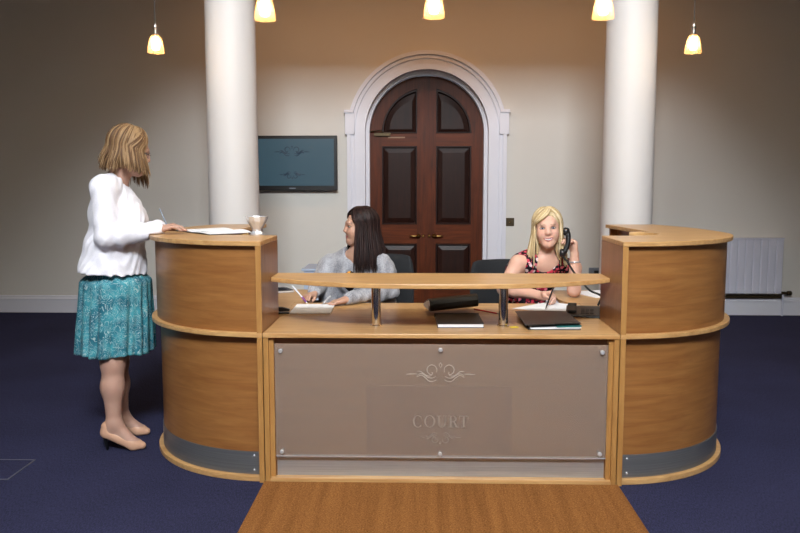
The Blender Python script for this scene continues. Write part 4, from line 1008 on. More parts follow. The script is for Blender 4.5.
    for i in range(400):
        sd = rnd.choice((-1, 1)); e = rnd.uniform(38, 178)*sd
        s0 = rnd.uniform(0, 40) if abs(e) < 95 else abs(e)+rnd.uniform(-15, 15)
        fl = (rnd.uniform(.10, .145) if sd > 0 else rnd.uniform(.15, .21)) if abs(e) < 110 else rnd.uniform(.125, .175)
        sp.append((s0*sd, e, rnd.uniform(4, 16), fl, (.012+rnd.uniform(0, .018), .008 if abs(e) < 110 else -.022, .0), rnd.uniform(.0042, .0072)))
    for i in range(130): sd = rnd.choice((-1, 1)); e = rnd.uniform(62, 112); sp.append(((e-rnd.uniform(3, 40))*sd, e*sd, rnd.uniform(5, 22), rnd.uniform(.10, .145), (.016, -.004, .0), .0055))
    for i in range(80):
        sd = rnd.choice((-1, 1, 1)); sp.append((rnd.uniform(0, 30)*sd, rnd.uniform(54, 70)*sd, 6, rnd.uniform(.10, .14) if sd > 0 else rnd.uniform(.15, .21), (.0, .004, .0), .005))
    W = H['W']; dr = [(W(s*.046, -.035, .0), W(s*.054, -.045, -.085), .032, .022, .03) for s in (-1, 1)] + [(W(0, -.075, .0), W(0, -.090, -.085), .052, .030, .03)]
    hair(H, sp, PAL, body, base, drape=dr)
    # spectacles
    mb = MB()
    for s in (-1, 1):
        ring_ = [W(s*.033+.020*math.cos(a), .090-.006*abs(math.cos(a)), .005+.0145*math.sin(a)) for a in np.linspace(0, 2*PI, 25)]
        mb.tube(ring_, .0016, 6, cap=False); mb.tube([W(s*.053, .086, .009), W(s*.068, .058, .010), W(s*.071, .03, .009)], .0018, 6)
    mb.tube([W(-.013, .092, .009), W(0, .0965, .011), W(.013, .092, .009)], .0016, 6)
    g = mb.build('spectacles', M['black'], None); g.data.transform(Matrix.Translation(-Vector(base))); g.parent = body
    return dict(wr=wrR, d=dR)
stand = standing_woman()

# ================================================================= seated women
def seated_legs(B, J, fr, lat, r=(.085, .062, .056, .042), e=0.0, low=.09):
    K = []
    for s in (-1, 1):
        hp = J['pelvis']+lat*s*.085+fr*.02-UP*.02; kn = hp+fr*.42+lat*s*.03; kn[2] = .50; an = kn+fr*.02; an[2] = low
        B.rc(hp, kn, r[0]+e, r[1]+e, .03); B.rc(kn, an, r[2]+e, r[3]+e, .02); K.append((kn, an))
    return K
def foot_shoes(K, fr, body, base, mat):
    for kn, an in K:
        G = Vol(an-V3(.16, .2, .1), an+V3(.16, .16, .08), (), .006); h_ = V3(an[0], an[1], .045)-fr*.02
        G.rc(h_, h_+fr*.13-UP*.01, .040, .038, .02); G.rc(h_+fr*.13-UP*.01, h_+fr*.19-UP*.018, .038, .024, .02); G.clip(V3(0, 0, .002), V3(0, 0, -1)); G.rc(V3(an[0], an[1], .09), V3(an[0], an[1], .16), .036, .04, .01, 'sub')
        v, q = G.mesh(); np_mesh('shoe', v, q, mat, body, base)
def seated_grey():
    SK = (.50, .285, .20); base = V3(-.36, 5.03, 0)
    lat, fr, up = frame_of(V3(-.30, -.95, -.05), UP)
    J = dict(F=(lat, fr, up)); J['pelvis'] = V3(-.36, 5.07, .545); J['waist'] = V3(-.385, 5.05, .70); J['chest'] = V3(-.375, 5.02, .880); J['neck'] = A_(356, 252, 4.97)
    J['shR'] = A_(329, 264, 5.06); J['shL'] = A_(382, 263, 4.92)
    elR, wrR = V3(A_(319, 290, 5.00)[0], 5.00, .805), A_(314, 293.5, 4.72)
    elL, wrL = V3(A_(391, 290, 4.83)[0], 4.83, .785), A_(347, 299.3, 4.53)
    hd = A_(359, 227, 4.95); Hf = unit(V3(-.95, -.30, -.03))
    B = Vol(V3(-.95, 4.2, .0), V3(.05, 5.35, 1.34), [(hd-.14, hd+.14), (wrR-V3(.16, .16, .07), wrR+V3(.08, .08, .08)), (wrL-V3(.18, .14, .06), wrL+V3(.08, .08, .06))], .0095, .0037)
    H = head(B, hd, Hf, unit(V3(.04, 0, 1)), 1.0, .8)
    B.rc(J['neck']-UP*.03, H['W'](0, -.022, -.07), .048, .043, .018)
    torso(B, J, -.004); arm(B, J['shR'], elR, wrR, (.046, .038, .035, .024)); arm(B, J['shL'], elL, wrL, (.046, .038, .035, .024))
    dR = unit(A_(302.5, 298.0, 4.62)-wrR); hand(B, wrR, dR, V3(-.2, -.35, .9), V3(.55, -.83, .1), [(52, 48, 22), (56, 52, 26), (58, 56, 30), (58, 56, 30)], ((.75, .25, .75), (.85, -.35, .4)), .92)
    dL = unit(A_(334, 302.5, 4.50)-wrL); hand(B, wrL, dL, V3(0, -.15, 1), V3(-.2, .98, .0), [(14, 22, 12), (14, 22, 12), (14, 24, 12), (16, 24, 12)], ((.7, .65, .25), (.95, .15, .25)), .95, .16)
    seated_legs(B, J, fr, lat)
    wrR[2] = max(wrR[2], .785); B.desks(.7485)
    v, q = B.mesh(); c = skin_cols(v, SK); face_tint(c, v, H, (.42, .12, .12), (.035, .02, .016), (.03, .018, .016), (.56, .26, .20))
    for fng in (wrL,):
        m_ = None
    body = np_mesh('person', v, q, M['skin'], None, base, c)
    tag(body, 'dark haired woman in grey cardigan seated writing, turned to the standing woman', 'person'); eyes(H, body, base, srgb(40, 26, 18), .30, .36)
    # top, cardigan, trousers
    nb = J['neck']
    G = Vol(V3(-.65, 4.75, .50), V3(-.05, 5.30, 1.06), (), .007); torso(G, J, .006, trap=False)
    G.rc(nb+up*.02, nb+fr*.16-up*.0, .085, .085, .01, 'sub'); G.rc(nb+fr*.10, J['chest']+fr*.17+up*.02, .06, .03, .01, 'sub'); G.clip(nb-up*.03, up)
    v, q = G.mesh(); np_mesh('top', v, q, M['bright_print'], body, base)
    G = Vol(V3(-.97, 4.3, .42), V3(.08, 5.36, 1.12), (), .0068)
    torso(G, J, .018); arm(G, J['shR'], elR, wrR-unit(wrR-elR)*.02, (.043, .040, .038, .029), .013); arm(G, J['shL'], elL, wrL-unit(wrL-elL)*.015, (.043, .040, .038, .029), .011)
    G.rc(nb-up*.0, nb+up*.2+fr*.06, .066, .11, .01, 'sub')
    aR, aL = A_(327, 272, 5.02), A_(386, 272, 4.95)
    G.rc(aR, V3(aR[0]-.02, 5.01, .60), .062, .085, .05); G.rc(aL, V3(aL[0]-.03, 5.0, .60), .062, .09, .05)
    G.rc(nb+fr*.10+up*.01, J['chest']+fr*.17, .066, .052, .015, 'sub'); G.rc(J['chest']+fr*.16+lat*.03, J['waist']+fr*.135+lat*.045, .050, .045, .015, 'sub'); G.rc(J['waist']+fr*.135+lat*.045, J['pelvis']+fr*.17+lat*.045, .045, .06, .015, 'sub'); G.clip(V3(0, 0, .50), V3(0, 0, -1))
    G.ripple(lambda X, Y, Z: .0035*np.sin(42*Z+25*X+5*np.sin(10*Y))+.002*np.sin(90*X-55*Z+30*Y))
    G.desks(.7435)
    v, q = G.mesh(); np_mesh('cardigan', v, q, M['grey_knit'], body, base)
    G = Vol(V3(-.95, 4.35, .05), V3(.05, 5.32, .68), (), .009); G.el(J['pelvis'], np.array((.172, .13, .115)), (lat, fr, up), 0); K = seated_legs(G, J, fr, lat, e=.012, low=.11); G.clip(V3(0, 0, .09), V3(0, 0, -1)); G.clip(V3(0, 0, .63), UP)
    v, q = G.mesh(); np_mesh('trousers', v, q, M['trouser'], body, base); foot_shoes(K, fr, body, base, M['leather'])
    PAL = [(.014, .0062, .0058), (.020, .009, .008), (.010, .0046, .0042), (.030, .0135, .0115)]; rnd = random.Random(11); sp = []
    for i in range(460):
        sd = rnd.choice((-1, 1)); e = rnd.uniform(55, 178)*sd
        s0 = rnd.uniform(0, 40) if abs(e) < 95 else abs(e)+rnd.uniform(-12, 12)
        fl = rnd.uniform(.24, .31) if abs(e) < 125 else rnd.uniform(.20, .26)
        sp.append((s0*sd, e, rnd.uniform(4, 16), fl, (.028+rnd.uniform(0, .022), .0, .004), rnd.uniform(.0045, .0075)))
    for i in range(130): sd = rnd.choice((-1, 1)); e = rnd.uniform(62, 112); sp.append(((e-rnd.uniform(3, 40))*sd, e*sd, rnd.uniform(5, 22), rnd.uniform(.23, .29), (.030, .0, .004), .0055))
    for i in range(70): sd = rnd.choice((-1, 1)); sp.append((rnd.uniform(0, 30)*sd, rnd.uniform(56, 72)*sd, 6, rnd.uniform(.22, .30), (.010, .004, .0), .005))
    for i in range(40): sp.append((rnd.uniform(-30, -5), rnd.uniform(48, 60), 6, rnd.uniform(.20, .27), (.008, .008, .0), .0045))
    W = H['W']; dr = [(W(s*.044, -.03, .0), W(s*.060, -.04, -.22), .034, .014, .03) for s in (-1, 1)] + [(W(0, -.07, .0), W(0, -.10, -.17), .06, .06, .03), (W(.054, .0, .0), W(.062, .0, -.22), .022, .008, .02), (W(-.054, .0, .0), W(-.062, .0, -.20), .022, .008, .02)]
    hair(H, sp, PAL, body, base, cap_normal=(0, .84, -.55), cap_pt=(0, .052, .072), drape=dr)
    return dict(wrR=wrR, wrL=wrL, dR=dR)
grey = seated_grey()
def seated_blonde():
    SK = (.68, .40, .30); base = V3(.70, 5.05, 0)
    lat, fr, up = frame_of(V3(.22, -.97, -.06), UP)
    J = dict(F=(lat, fr, up)); J['pelvis'] = V3(.655, 5.10, .545); J['waist'] = V3(.675, 5.075, .70); J['chest'] = V3(.70, 5.03, .865); J['neck'] = A_(546, 258, 4.97)
    J['shR'] = A_(518, 263, 4.90); J['shL'] = A_(574, 268, 5.02)
    elR, wrR = V3(A_(504, 290, 4.86)[0], 4.86, .795), A_(543, 296.0, 4.64)
    elL, wrL = V3(A_(574, 290, 4.87)[0], 4.87, .785), A_(574.5, 253.5, 4.86)
    hd = A_(547.5, 228.5, 4.92); Hf = unit(V3(-.12, -.985, -.02)); Hu = unit(V3(-.06, -.0, 1))
    B = Vol(V3(.30, 4.2, .0), V3(1.15, 5.36, 1.35), [(hd-.14, hd+.14), (wrR-V3(.08, .14, .06), wrR+V3(.17, .08, .09)), (wrL-V3(.10, .09, .06), wrL+V3(.09, .08, .21))], .0095, .0037)
    H = head(B, hd, Hf, Hu, 1.04, 1.35)
    B.rc(J['neck']-UP*.03, H['W'](0, -.022, -.07), .050, .045, .018)
    torso(B, J, 0, plump=1.02, bust=1.1); arm(B, J['shR'], elR, wrR, (.050, .042, .039, .026)); arm(B, J['shL'], elL, wrL, (.046, .040, .037, .026))
    dR = unit(A_(557, 295, 4.56)-wrR); hand(B, wrR, dR, V3(.1, -.45, .9), V3(-.70, -.30, .6), [(48, 46, 22), (52, 50, 24), (56, 54, 28), (58, 56, 30)], ((.75, .35, .65), (.9, -.25, .35)), .95)
    ph = A_(565.5, 242.5, 4.82)          # middle of the handset
    dL = unit(V3(-.10, -.10, 1.0)); hand(B, wrL, dL, V3(.92, .25, .15), V3(-.35, .93, .1), [(62, 50, 24), (62, 52, 26), (60, 54, 26), (58, 54, 26)], ((.75, .35, .55), (.95, .0, .35)), .95)
    seated_legs(B, J, fr, lat)
    E0_, E1_ = A_(566.5, 231.5, 4.815), A_(563, 253, 4.80); tw = unit(V3(-.85, .35, .0)); pp_ = [E1_, E1_*.82+E0_*.18-tw*.014, (E0_+E1_)/2-tw*.020, E0_*.82+E1_*.18-tw*.014, E0_]
    for a_, b_ in zip(pp_[:-1], pp_[1:]): B.rc(a_, b_, .0225, None, .002, 'sub')
    for E_ in (E0_, E1_): B.rc(E_-tw*.018, E_+tw*.018, .0285, None, .002, 'sub')
    B.desks(.7455)
    v, q = B.mesh(); c = skin_cols(v, SK); face_tint(c, v, H, (.40, .10, .11), (.26, .16, .085), (.10, .065, .055), (.72, .32, .27), True)
    body = np_mesh('person', v, q, M['skin'], None, base, c)
    tag(body, 'smiling blonde woman in floral dress seated at right, holding a telephone', 'person'); eyes(H, body, base, srgb(70, 90, 110))
    nb = J['neck']
    G = Vol(V3(.35, 4.45, .36), V3(1.08, 5.34, 1.10), (), .0068); torso(G, J, .010, plump=1.02, bust=1.12)
    for s, sh in ((1, J['shR']), (-1, J['shL'])): G.rc(sh+lat*s*.035, sh+lat*s*.05-up*.16, .085, .075, .01, 'sub')
    G.rc(nb+up*.03, nb+up*.2, .088, .12, .01, 'sub'); G.rc(nb+fr*.06+up*.01, J['chest']+fr*.17+up*.015, .078, .022, .01, 'sub')
    seated_legs(G, J, fr, lat, e=.02); G.clip(V3(0, 0, .39), V3(0, 0, -1))
    G.ripple(lambda X, Y, Z: .002*np.sin(60*Z+40*X+5*np.sin(12*Y))); G.desks(.7435)
    v, q = G.mesh(); np_mesh('dress', v, q, M['floral'], body, base)
    K = [(J['pelvis']+lat*s*.115+fr*.44, (lambda p: V3(p[0], p[1], .09))(J['pelvis']+lat*s*.115+fr*.46)) for s in (-1, 1)]; foot_shoes(K, fr, body, base, M['leather'])
    wd = unit(dL); mb = MB(); bc = wrL-unit(wrL-elL)*.055; ax_ = unit(wrL-elL); e1 = unit(np.cross(ax_, V3(0, 1, 0))); e2 = np.cross(ax_, e1)
    mb.tube([bc+(e1*math.cos(a)+e2*math.sin(a))*.034+ax_*.006*math.sin(a) for a in np.linspace(0, 2*PI, 30)], .004, 8, cap=False)
    b_ = mb.build('bracelet', M['silver'], None, smooth=True); b_.data.transform(Matrix.Translation(-Vector(base))); b_.parent = body
    PAL = [(.50, .36, .18), (.60, .46, .26), (.40, .27, .125), (.68, .55, .36)]; rnd = random.Random(21); sp = []
    for i in range(460):
        sd = rnd.choice((-1, 1)); e = rnd.uniform(68, 178)*sd
        s0 = rnd.uniform(0, 40) if abs(e) < 95 else abs(e)+rnd.uniform(-12, 12)
        fl = rnd.uniform(.20, .27) if abs(e) < 125 else rnd.uniform(.18, .24)
        sp.append((s0*sd, e, rnd.uniform(4, 16), fl, (.020+rnd.uniform(0, .02), .03 if abs(e) < 100 else 0, .0), rnd.uniform(.004, .0068)))
    for i in range(130): sd = rnd.choice((-1, 1)); e = rnd.uniform(62, 112); sp.append(((e-rnd.uniform(3, 40))*sd, e*sd, rnd.uniform(5, 22), rnd.uniform(.20, .26), (.024, .02, .0), .0055))
    for i in range(75): sp.append((rnd.uniform(-38, -14), rnd.uniform(60, 76), rnd.uniform(5, 12), rnd.uniform(.17, .25), (.004, .030, -.004), .0042, rnd.uniform(1.0, 1.75)))
    for i in range(90): sp.append((rnd.uniform(-40, -12), rnd.uniform(60, 78), rnd.uniform(5, 12), rnd.uniform(.19, .26), (.004, .035, -.004), .0045))
    for i in range(45): sp.append((rnd.uniform(-45, -25), rnd.uniform(-78, -66), rnd.uniform(5, 12), rnd.uniform(.19, .26), (.004, .035, -.004), .0045))
    W = H['W']; dr = [(W(s*.046, -.03, .0), W(s*.062, -.02, -.19), .032, .010, .03) for s in (-1, 1)] + [(W(0, -.07, .0), W(0, -.09, -.15), .06, .055, .03)] + [(W(s*.066, .0, .0), W(s*.068, .035, -.21), .014, .004, .02) for s in (-1, 1)]
    hair(H, sp, PAL, body, base, cap_normal=(.12, .82, -.55), cap_pt=(0, .052, .074), drape=dr)
    return dict(wrR=wrR, wrL=wrL, dR=dR, dL=dL, ph=ph)
blonde = seated_blonde()
# ================================================================= chairs and things on the desks
def office_chair(x, y, fr, ztop, label):
    ang = math.atan2(fr[0], -fr[1])          # faces -y when 0
    root = thing('office_chair', label, 'chair', (x, y, 0), 'charcoal office chairs behind the desk', ang)
    ch = lambda mb, n, m, **k: mb.build(n, m, root, world=False, **k)
    mb = MB(); pts = []
    for i in range(40):
        a = 2*PI*i/40; c, s_ = math.cos(a), math.sin(a); pts.append((.235*math.copysign(abs(c)**.45, c), -.02+.225*math.copysign(abs(s_)**.45, s_)))
    mb.prism(pts, .350, .402); ch(mb, 'seat', M['chair_fabric'], bevel=.014)
    # curved back
    mb = MB(); nx, nz = 16, 18; F = []; Bk = []; z0, z1 = .50, ztop
    for j in range(nz+1):
        v = j/nz; z = z0+(z1-z0)*v
        hw = .212*(1-.16*(abs(2*v-1))**4)*(1 if v < .5 else 1-.06*(v-.5))
        for i in range(nx+1):
            u = -1+2*i/nx; yy = .205+.03*v**1.2 - .045*u*u - .018*math.sin(PI*v)
            th = .026*(1-.75*max(abs(u), abs(2*v-1))**6)
            F.append(mb.bm.verts.new((u*hw, yy-th, z-.012*abs(u)**6*(1 if v > .5 else -1)))); Bk.append(mb.bm.verts.new((u*hw, yy+th, z-.012*abs(u)**6*(1 if v > .5 else -1))))
    W_ = nx+1
    for j in range(nz):
        for i in range(nx):
            a = j*W_+i; mb.bm.faces.new((F[a], F[a+1], F[a+W_+1], F[a+W_])); mb.bm.faces.new((Bk[a], Bk[a+W_], Bk[a+W_+1], Bk[a+1]))
    rim = [j*W_ for j in range(nz)] + [nz*W_+i for i in range(nx)] + [(nz-j)*W_+nx for j in range(nz)] + [nx-i for i in range(nx)]
    for k in range(len(rim)): a, b = rim[k], rim[(k+1) % len(rim)]; mb.bm.faces.new((F[a], F[b], Bk[b], Bk[a]))
    ch(mb, 'backrest', M['chair_fabric'], smooth=True)
    mb = MB(); mb.tube(spline([(0, .06, .335), (0, .20, .335), (0, .262, .42), (0, .262, .62)], 6), .016, 10, flat=(Vector((1, 0, 0)), 1.8)); ch(mb, 'back_stem', M['black'], smooth=True)
    mb = MB(); mb.box(-.10, .10, -.12, .09, .320, .350, bevel=.006); ch(mb, 'mechanism', M['black'])
    mb = MB(); mb.lathe([(.028, .09), (.028, .22), (.018, .225), (.018, .325)], (0, 0, 0), 20); ch(mb, 'gas_column', M['black'], autosmooth=.6)
    for k in range(5):
        a = 2*PI*k/5+.3; d = Vector((math.cos(a), math.sin(a), 0))
        mb = MB(); mb.tube([d*.02+Vector((0, 0, .105)), d*.16+Vector((0, 0, .095)), d*.29+Vector((0, 0, .07))], [.026, .021, .015], 10); ch(mb, 'base_leg', M['black'], smooth=True)
        mb = MB(); p = d*.29; w = Matrix.Rotation(a+PI/2, 3, 'Z') @ Matrix.Rotation(PI/2, 3, 'Y')
        mb.lathe([(0, -.02), (.024, -.02), (.027, -.016), (.027, .016), (.024, .02), (0, .02)], p+Vector((0, 0, .0275)), 18, w); mb.tube([p+Vector((0, 0, .05)), p+Vector((0, 0, .072))], .008, 8); ch(mb, 'castor', M['black'], autosmooth=.6)
    return root
office_chair(-.295, 5.10, (-.30, -.95), .972, 'charcoal office chair behind the woman in grey cardigan')
office_chair(.585, 5.13, (.36, -.93), .932, 'charcoal office chair behind the blonde woman')
WT = .7402
def rect_on(z, pts):
    return [at_z(x, y, z) for x, y in pts]
def at_z(x, y, z):
    d = _F + _R*((x-400)/F_PX) - _U*((y-266.5)/F_PX); t = (z-CAM_H)/d.z
    return d*t + Vector((0, 0, CAM_H))
def rframe(c, ang, z0):
    c = Vector(c); R2 = Matrix.Rotation(ang, 3, 'Z')
    return lambda p: Vector((c.x, c.y, z0)) + R2 @ Vector(p)
def slab(fr, x0, x1, y0, y1, z0, z1, mb=None):
    mb = mb or MB(); mb.prism([(x0, y0), (x1, y0), (x1, y1), (x0, y1)], z0, z1, fr); return mb
def sheet(fr, x0, x1, y0, y1, z, lift, mb=None, th=.0008, n=10):
    """a sheet with its far or near edge lifting: lift(u,v) in metres"""
    mb = mb or MB(); T = []; B_ = []
    for j in range(n+1):
        for i in range(n+1):
            u, v = i/n, j/n; p = (x0+(x1-x0)*u, y0+(y1-y0)*v); h = z+lift(u, v)
            T.append(mb.bm.verts.new(fr((*p, h+th)))); B_.append(mb.bm.verts.new(fr((*p, h))))
    W_ = n+1
    for j in range(n):
        for i in range(n): a = j*W_+i; mb.bm.faces.new((T[a], T[a+1], T[a+W_+1], T[a+W_])); mb.bm.faces.new((B_[a], B_[a+W_], B_[a+W_+1], B_[a+1]))
    rim = [i for i in range(n)] + [j*W_+n for j in range(n)] + [n*W_+n-i for i in range(n)] + [(n-j)*W_ for j in range(n)]
    for k in range(len(rim)): a, b = rim[k], rim[(k+1) % len(rim)]; mb.bm.faces.new((T[a], B_[a], B_[b], T[b]))
    return mb
# --- left counter top: open folder, bowl, the standing woman's pen
CT = 1.1793
fc = Vector((-1.165, 4.355, 0)); fa = math.radians(-50)
root = thing('open_folder', 'open black folder of white pages on the left counter top', 'folder', (fc.x, fc.y, CT)); fr = rframe(fc, fa, CT)
mb = slab(fr, -.245, .245, -.135, .135, .0002, .0035); mb.build('cover', M['leather'], root, bevel=.001)
mb = MB()
for k in range(3): sheet(fr, -.238, -.004, -.128, .128, .0037+.0011*k, lambda u, v: .009*(math.sin(PI*u*.9)**1.2)*(.4+.6*v), mb)
mb.build('curled_page', M['paper'], root)
mb = MB(); sheet(fr, .004, .236, -.128, .128, .0037, lambda u, v: .012*math.sin(PI*min(1, u*1.1))*(.3+.7*v), mb); mb.build('page', M['paper'], root)
bp = at_z(257, 235, CT); root = thing('silver_bowl', 'small faceted silver bowl at the end of the left counter top', 'bowl', (bp.x, bp.y, CT))
mb = MB(); n = 12; prof = [(.0, .0), (.034, .0), (.036, .006), (.030, .014), (.024, .022), (.026, .032), (.040, .052), (.054, .074), (.0635, .098), (.061, .098), (.051, .075), (.037, .055), (.018, .040), (0, .036)]
mb.lathe(prof, (bp.x, bp.y, CT), n); mb.build('bowl', M['silver'], root)
def pen(name, tip, tail, mat, label, grip=None, r=.0046):
    tip, tail = Vector(tip), Vector(tail); root = thing(name, label, 'pen', tip); d = (tail-tip)
    MB().tube([tip+d*.10, tip+d*.97, tip+d], [r, r, r*.7], 10).build('barrel', mat, root, smooth=False)
    MB().tube([tip, tip+d*.03, tip+d*.10], [.0008, .0016, r], 10).build('tip', M['chrome'], root)
    if grip: MB().tube([tip+d*.10, tip+d*.36], r*1.18, 10).build('grip', grip, root)
    return root
pen('pen', PEN_A[0], PEN_A[1], M['grey_plastic'], "slim grey pen rising from the standing woman's writing hand")
# --- in front of the woman in grey
P0 = [at_z(x, y, WT) for x, y in ((289, 315), (327, 315), (337, 304), (301, 305))]
c0 = sum(P0, Vector())/4; u0 = (P0[1]-P0[0]).normalized(); a0 = math.atan2(u0.y, u0.x)
root = thing('note_pad', 'white pad of paper under the hands of the woman in grey', 'notepad', (c0.x, c0.y, WT)); fr = rframe(c0, a0, WT)
mb = slab(fr, -.115, .108, -.16, .155, .0003, .0065); mb.build('pad', M['paper'], root)
mb = MB(); sheet(fr, -.115, .108, -.16, .155, .0068, lambda u, v: 0.0, mb); mb.build('top_sheet', M['paper'], root)
g = grey; nib = V3(*at_z(308, 304, WT+.0085)); 
pen('ballpoint_pen', nib, at(292, 285.5, nib[1]+.07), M['white_plastic'], 'white pen with purple grip in the right hand of the woman in grey', M['purple'], .005)
pen('white_pen', at_z(322.5, 304, WT+.013), at_z(330.5, 296, WT+.03), M['white_plastic'], 'white pen under the left hand of the woman in grey', None, .005)
kb = at_z(284, 292, WT); root = thing('keyboard', 'dark keyboard with silver edge on the left wing beside the inner panel', 'keyboard', (kb.x-.05, kb.y, WT)); fr = rframe((kb.x-.05, kb.y, 0), math.radians(28), WT)
slab(fr, -.095, .095, -.07, .07, .003, .018).build('case', M['black'], root, bevel=.003); slab(fr, -.097, .097, -.076, -.0705, .002, .014).build('silver_edge', M['silver'], root)
mb = MB()
for i in range(8):
    for j in range(5): slab(fr, -.092+i*.0235, -.152+i*.0235+.019, -.062+j*.0255, -.062+j*.0255+.021, .0182, .021, mb)
mb.build('keys', simple('dark slate keys', srgb(48, 54, 66), .5), root)['kind'] = 'stuff'
st = at_z(279, 313.5, WT); root = thing('stapler', 'black stapler on the worktop by the left inner panel', 'stapler', (st.x, st.y, WT))
fr = rframe((st.x, st.y, 0), math.radians(8), WT)
mb = MB(); mb.prism([(-.07, .0), (.055, .0), (.055, .006), (-.07, .010)], -.017, .017, lambda p: fr((p[0], p[2], p[1]))); mb.build('stapler_base', M['black'], root)
mb = MB(); mb.prism([(-.07, .0105), (.058, .014), (.060, .024), (.02, .036), (-.05, .037), (-.07, .030)], -.015, .015, lambda p: fr((p[0], p[2], p[1]))); mb.build('stapler_arm', M['black'], root, bevel=.004)
# --- middle of the desk
N0, N1 = at_z(437.5, 328, WT), at_z(484, 328, WT); w = (N1-N0).length
root = thing('notebook', 'closed black notebook with white page edges at middle of worktop', 'notebook', ((N0+N1)/2)); fr = rframe(N0, math.atan2((N1-N0).y, (N1-N0).x), WT)
slab(fr, 0, w, 0, .31, .0002, .003).build('cover', M['leather'], root); slab(fr, 0, w, 0, .31, .0195, .0225).build('cover', M['leather'], root); slab(fr, .003, w-.003, .003, .304, .003, .0195).build('pages', M['paper'], root); slab(fr, -.003, w+.003, .304, .313, .0002, .0225).build('spine', M['leather'], root)
c1, c2 = at_z(429.5, 313.5, WT+.0230), at_z(476, 309.5, WT+.0230)
ang = math.atan2((c2-c1).y, (c2-c1).x)*.35; L_ = (c2-c1).length*.93
root = thing('document_case', 'rolled black document case lying behind the closed notebook', 'document case', (c1.x+.1, 4.25, WT)); fr = rframe((c1.x, 4.150, 0), ang, WT+.0232)
sec = [(0, .002), (.02, 0), (.13, 0), (.15, .006), (.155, .016), (.12, .030), (.06, .046), (.028, .052), (.008, .046), (-.004, .030), (-.006, .014)]
tilt = lambda p: fr((p[2], p[0]*1.25, p[1]*1.3+p[2]*.085))
mb = MB(); mb.prism(sec, .004, L_, tilt); mb.build('case_body', M['leather'], root, bevel=.005)
inn = [(.02, .006), (.12, .006), (.14, .014), (.06, .038), (.03, .044), (.012, .040), (.004, .026)]
mb = MB(); mb.prism(inn, -.0015, .0038, tilt); mb.build('page_ends', M['paper'], root)
rp0, rp1 = at_z(475, 309.2, WT+.006), at_z(500, 314, WT+.006)
pen('red_pen', rp1, rp0+(rp0-rp1)*.05, M['red'], 'red pen lying between document case and right-hand post', None, .0042)
yl = at_z(514, 327.5, WT); root = tag(MB().prism([(-.022, -.012), (.020, -.014), (.024, .010), (.004, .016), (-.02, .012)], .0004, .004, rframe(yl, .3, WT)).build('sticky_note', M['yellow'], None, bevel=.001), 'small yellow sticky note at the foot of the right-hand post', 'sticky note')
# --- in front of the blonde woman
Q0 = [at_z(x, y, WT) for x, y in ((528, 330), (581, 330), (566, 309), (518, 313))]
fr = rframe(Q0[0], math.atan2((Q0[1]-Q0[0]).y, (Q0[1]-Q0[0]).x), WT); w = (Q0[1]-Q0[0]).length
root = thing('paper_folder', 'black folder stuffed with white and teal papers by right inner panel', 'folder', (Q0[0]+Q0[1])/2)
skew = lambda p: fr((p[0]+p[1]*.03, p[1]*1.05, p[2]))
slab(skew, 0, w, 0, .40, .0003, .003).build('cover', M['leather'], root)
mb = MB(); sheet(skew, .012, w-.004, -.004, .37, .0032, lambda u, v: .002, mb); sheet(skew, .02, w-.0, -.002, .37, .0045, lambda u, v: .006*u*(1-v), mb, .003); mb.build('papers', M['paper'], root)
mb = MB(); sheet(skew, w*.55, w+.004, .0, .35, .0125, lambda u, v: .004*u*(1-v), mb, .003); mb.build('teal_sheet', M['teal_paper'], root)
mb = MB(); sheet(skew, -.012, w+.002, .012, .41, .0190, lambda u, v: .022*max(0, u-.25)*(1-v)*.6+.003*math.sin(PI*u), mb, .003); mb.build('flap', M['leather'], root)
for nm, pts, dz, lb in (('paper_sheet', ((512, 308.5), (556, 313), (584, 310), (540, 303.5)), .0003, 'white paper sheet under the pen of the blonde woman'), ('paper_sheet', ((530, 306), (575, 310), (590, 307), (548, 302)), .0014, "white paper sheet overlapping behind, nearer the blonde woman's elbow")):
    pp = [at_z(x, y, WT) for x, y in pts]; tag(MB().prism([(p.x, p.y) for p in pp], WT+dz, WT+dz+.0008).build(nm, M['paper'], None), lb, 'paper')
pp = Vector((1.13, 5.03, 0)); tag(slab(rframe(pp, .4, WT), -.11, .11, -.15, .12, .0003, .004).build('paper_stack', M['paper'], None), 'small stack of white paper on the right wing of the desk', 'paper')
g = blonde; nib = V3(*at_z(545.5, 309, WT+.004)); pen('dark_pen', nib, at(554.0, 286, nib[1]+.17), M['black'], 'dark pen in the writing hand of the blonde woman', None, .0045)
# telephone: base on the worktop, handset in her hand
tb = at_z(588, 319, WT); root = thing('telephone', 'black desk telephone base tucked against the right inner panel', 'telephone', (tb.x+.03, tb.y+.12, WT)); fr = rframe((tb.x+.005, tb.y+.13, 0), math.radians(-12), WT)
mb = MB(); mb.prism([(-.10, .0), (.10, .0), (.10, .036), (.06, .034), (-.09, .014), (-.10, .009)], -.095, .095, lambda p: fr((p[2], p[0], p[1]))); mb.build('body', M['black'], root, bevel=.006)
for s in (-.03, .05):
    pass
mb = MB(); mb.prism([(-.06, .018), (.09, .036), (.09, .052), (.07, .052), (.055, .040), (-.02, .026), (-.03, .036), (-.055, .032)], -.088, -.040, lambda p: fr((p[2], p[0], p[1]))); mb.build('cradle', M['black'], root, bevel=.004)
mb = MB()
for i in range(3):
    for j in range(4): slab(lambda p: fr((p[0], p[1], p[2]+(p[1]+.09)*.133)), -.015+i*.024, .003+i*.024, -.06+j*.024, -.044+j*.024, .0142, .0172, mb)
mb.build('keypad', M['black'], root)['kind'] = 'stuff'
ax = unit(A_(564, 230, 4.80)-A_(562.5, 254, 4.80)); E0 = A_(566.5, 231.5, 4.815); E1 = A_(563, 253, 4.80)
root = thing('telephone_handset', "black telephone handset held to the blonde woman's ear", 'telephone handset', tuple(E1))
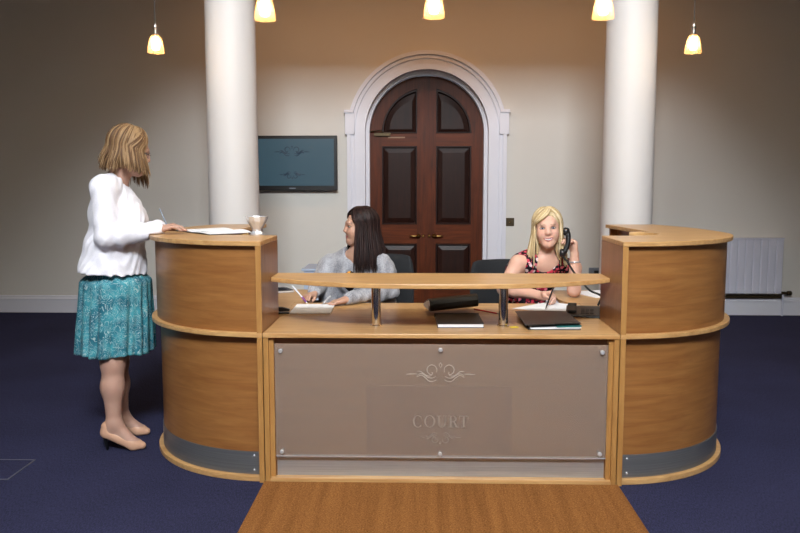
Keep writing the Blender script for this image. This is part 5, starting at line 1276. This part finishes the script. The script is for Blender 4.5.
tow = unit(V3(-.85, .35, .0)); side = np.cross(unit(E0-E1), tow); m_ = (E0+E1)/2 - tow*.020
mb = MB(); pts = spline([tuple(E1), tuple(E1*.82+E0*.18-tow*.014), tuple(m_), tuple(E0*.82+E1*.18-tow*.014), tuple(E0)], 6)
mb.tube(pts, [.019-.004*math.sin(PI*i/(len(pts)-1)) for i in range(len(pts))], 12); mb.build('grip', M['black'], root, smooth=True)
for E, nm in ((E0, 'earpiece'), (E1, 'mouthpiece')):
    q3 = Vector(tow).to_track_quat('Z', 'Y').to_matrix(); mb = MB(); mb.lathe([(0, -.018), (.018, -.016), (.025, -.004), (.026, .010), (.022, .017), (0, .018)], tuple(E), 22, q3); mb.build(nm, M['black'], root, smooth=True)
cp = spline([tuple(E1-unit(E0-E1)*.018), tuple(A_(567.5, 262, 4.77)), tuple(A_(573, 271, 4.74)), tuple(A_(581, 281, 4.70)), tuple(A_(590, 290.5, 4.64)), tuple(A_(601, 296, 4.56)), (1.02, 4.48, WT+.012)], 26)
mb = MB(); ctr = []; 
Tn = [(cp[min(i+1, len(cp)-1)]-cp[max(i-1, 0)]).normalized() for i in range(len(cp))]
fine = []
for i in range(len(cp)-1):
    for k in range(3): fine.append((cp[i].lerp(cp[i+1], k/3), Tn[i]))
for i, (p, t) in enumerate(fine):
    o1 = t.cross(Vector((0, 1, .2))).normalized(); o2 = t.cross(o1); a = i*2*PI/5.0
    ctr.append(p+(o1*math.cos(a)+o2*math.sin(a))*.0050)
mb.tube(ctr, .0022, 5); mb.build('curly_cord', M['black'], root, smooth=True)
# ------------------------------------------------------------------ light
def area(name, loc, target, sx, sy, power, col, spread=180):
    d = bpy.data.lights.new(name, 'AREA'); d.shape = 'RECTANGLE'; d.size = sx; d.size_y = sy; d.energy = power; d.color = col; d.spread = math.radians(spread)
    o = bpy.data.objects.new(name, d); COL.objects.link(o); o.location = loc
    o.rotation_euler = (Vector(target)-Vector(loc)).to_track_quat('-Z', 'Y').to_euler()
    return o
area('high_window_daylight', (.05, -2.6, 6.05), (0.05, 5.0, 6.0), 2.3, 1.2, 1080, (0.88, 0.94, 1.0))
area('soffit_light', (0.2, 7.5, 3.66), (0.2, 7.9, 0), 4.6, .25, 23, (1.0, .47, .17))
w = bpy.data.worlds.new('world'); scene.world = w; w.use_nodes = True
bg = w.node_tree.nodes['Background']; bg.inputs[0].default_value = (0.8, 0.88, 1.0, 1); bg.inputs[1].default_value = 0.5
vs = scene.view_settings
scene.display_settings.display_device = 'sRGB'
vs.view_transform = 'Standard'; vs.look = 'None'; vs.exposure = 0.0; vs.gamma = 1.0; vs.use_curve_mapping = False
scene.cycles.use_denoising = True
scene.cycles.max_bounces = 8
scene.cycles.sample_clamp_indirect = 6.0
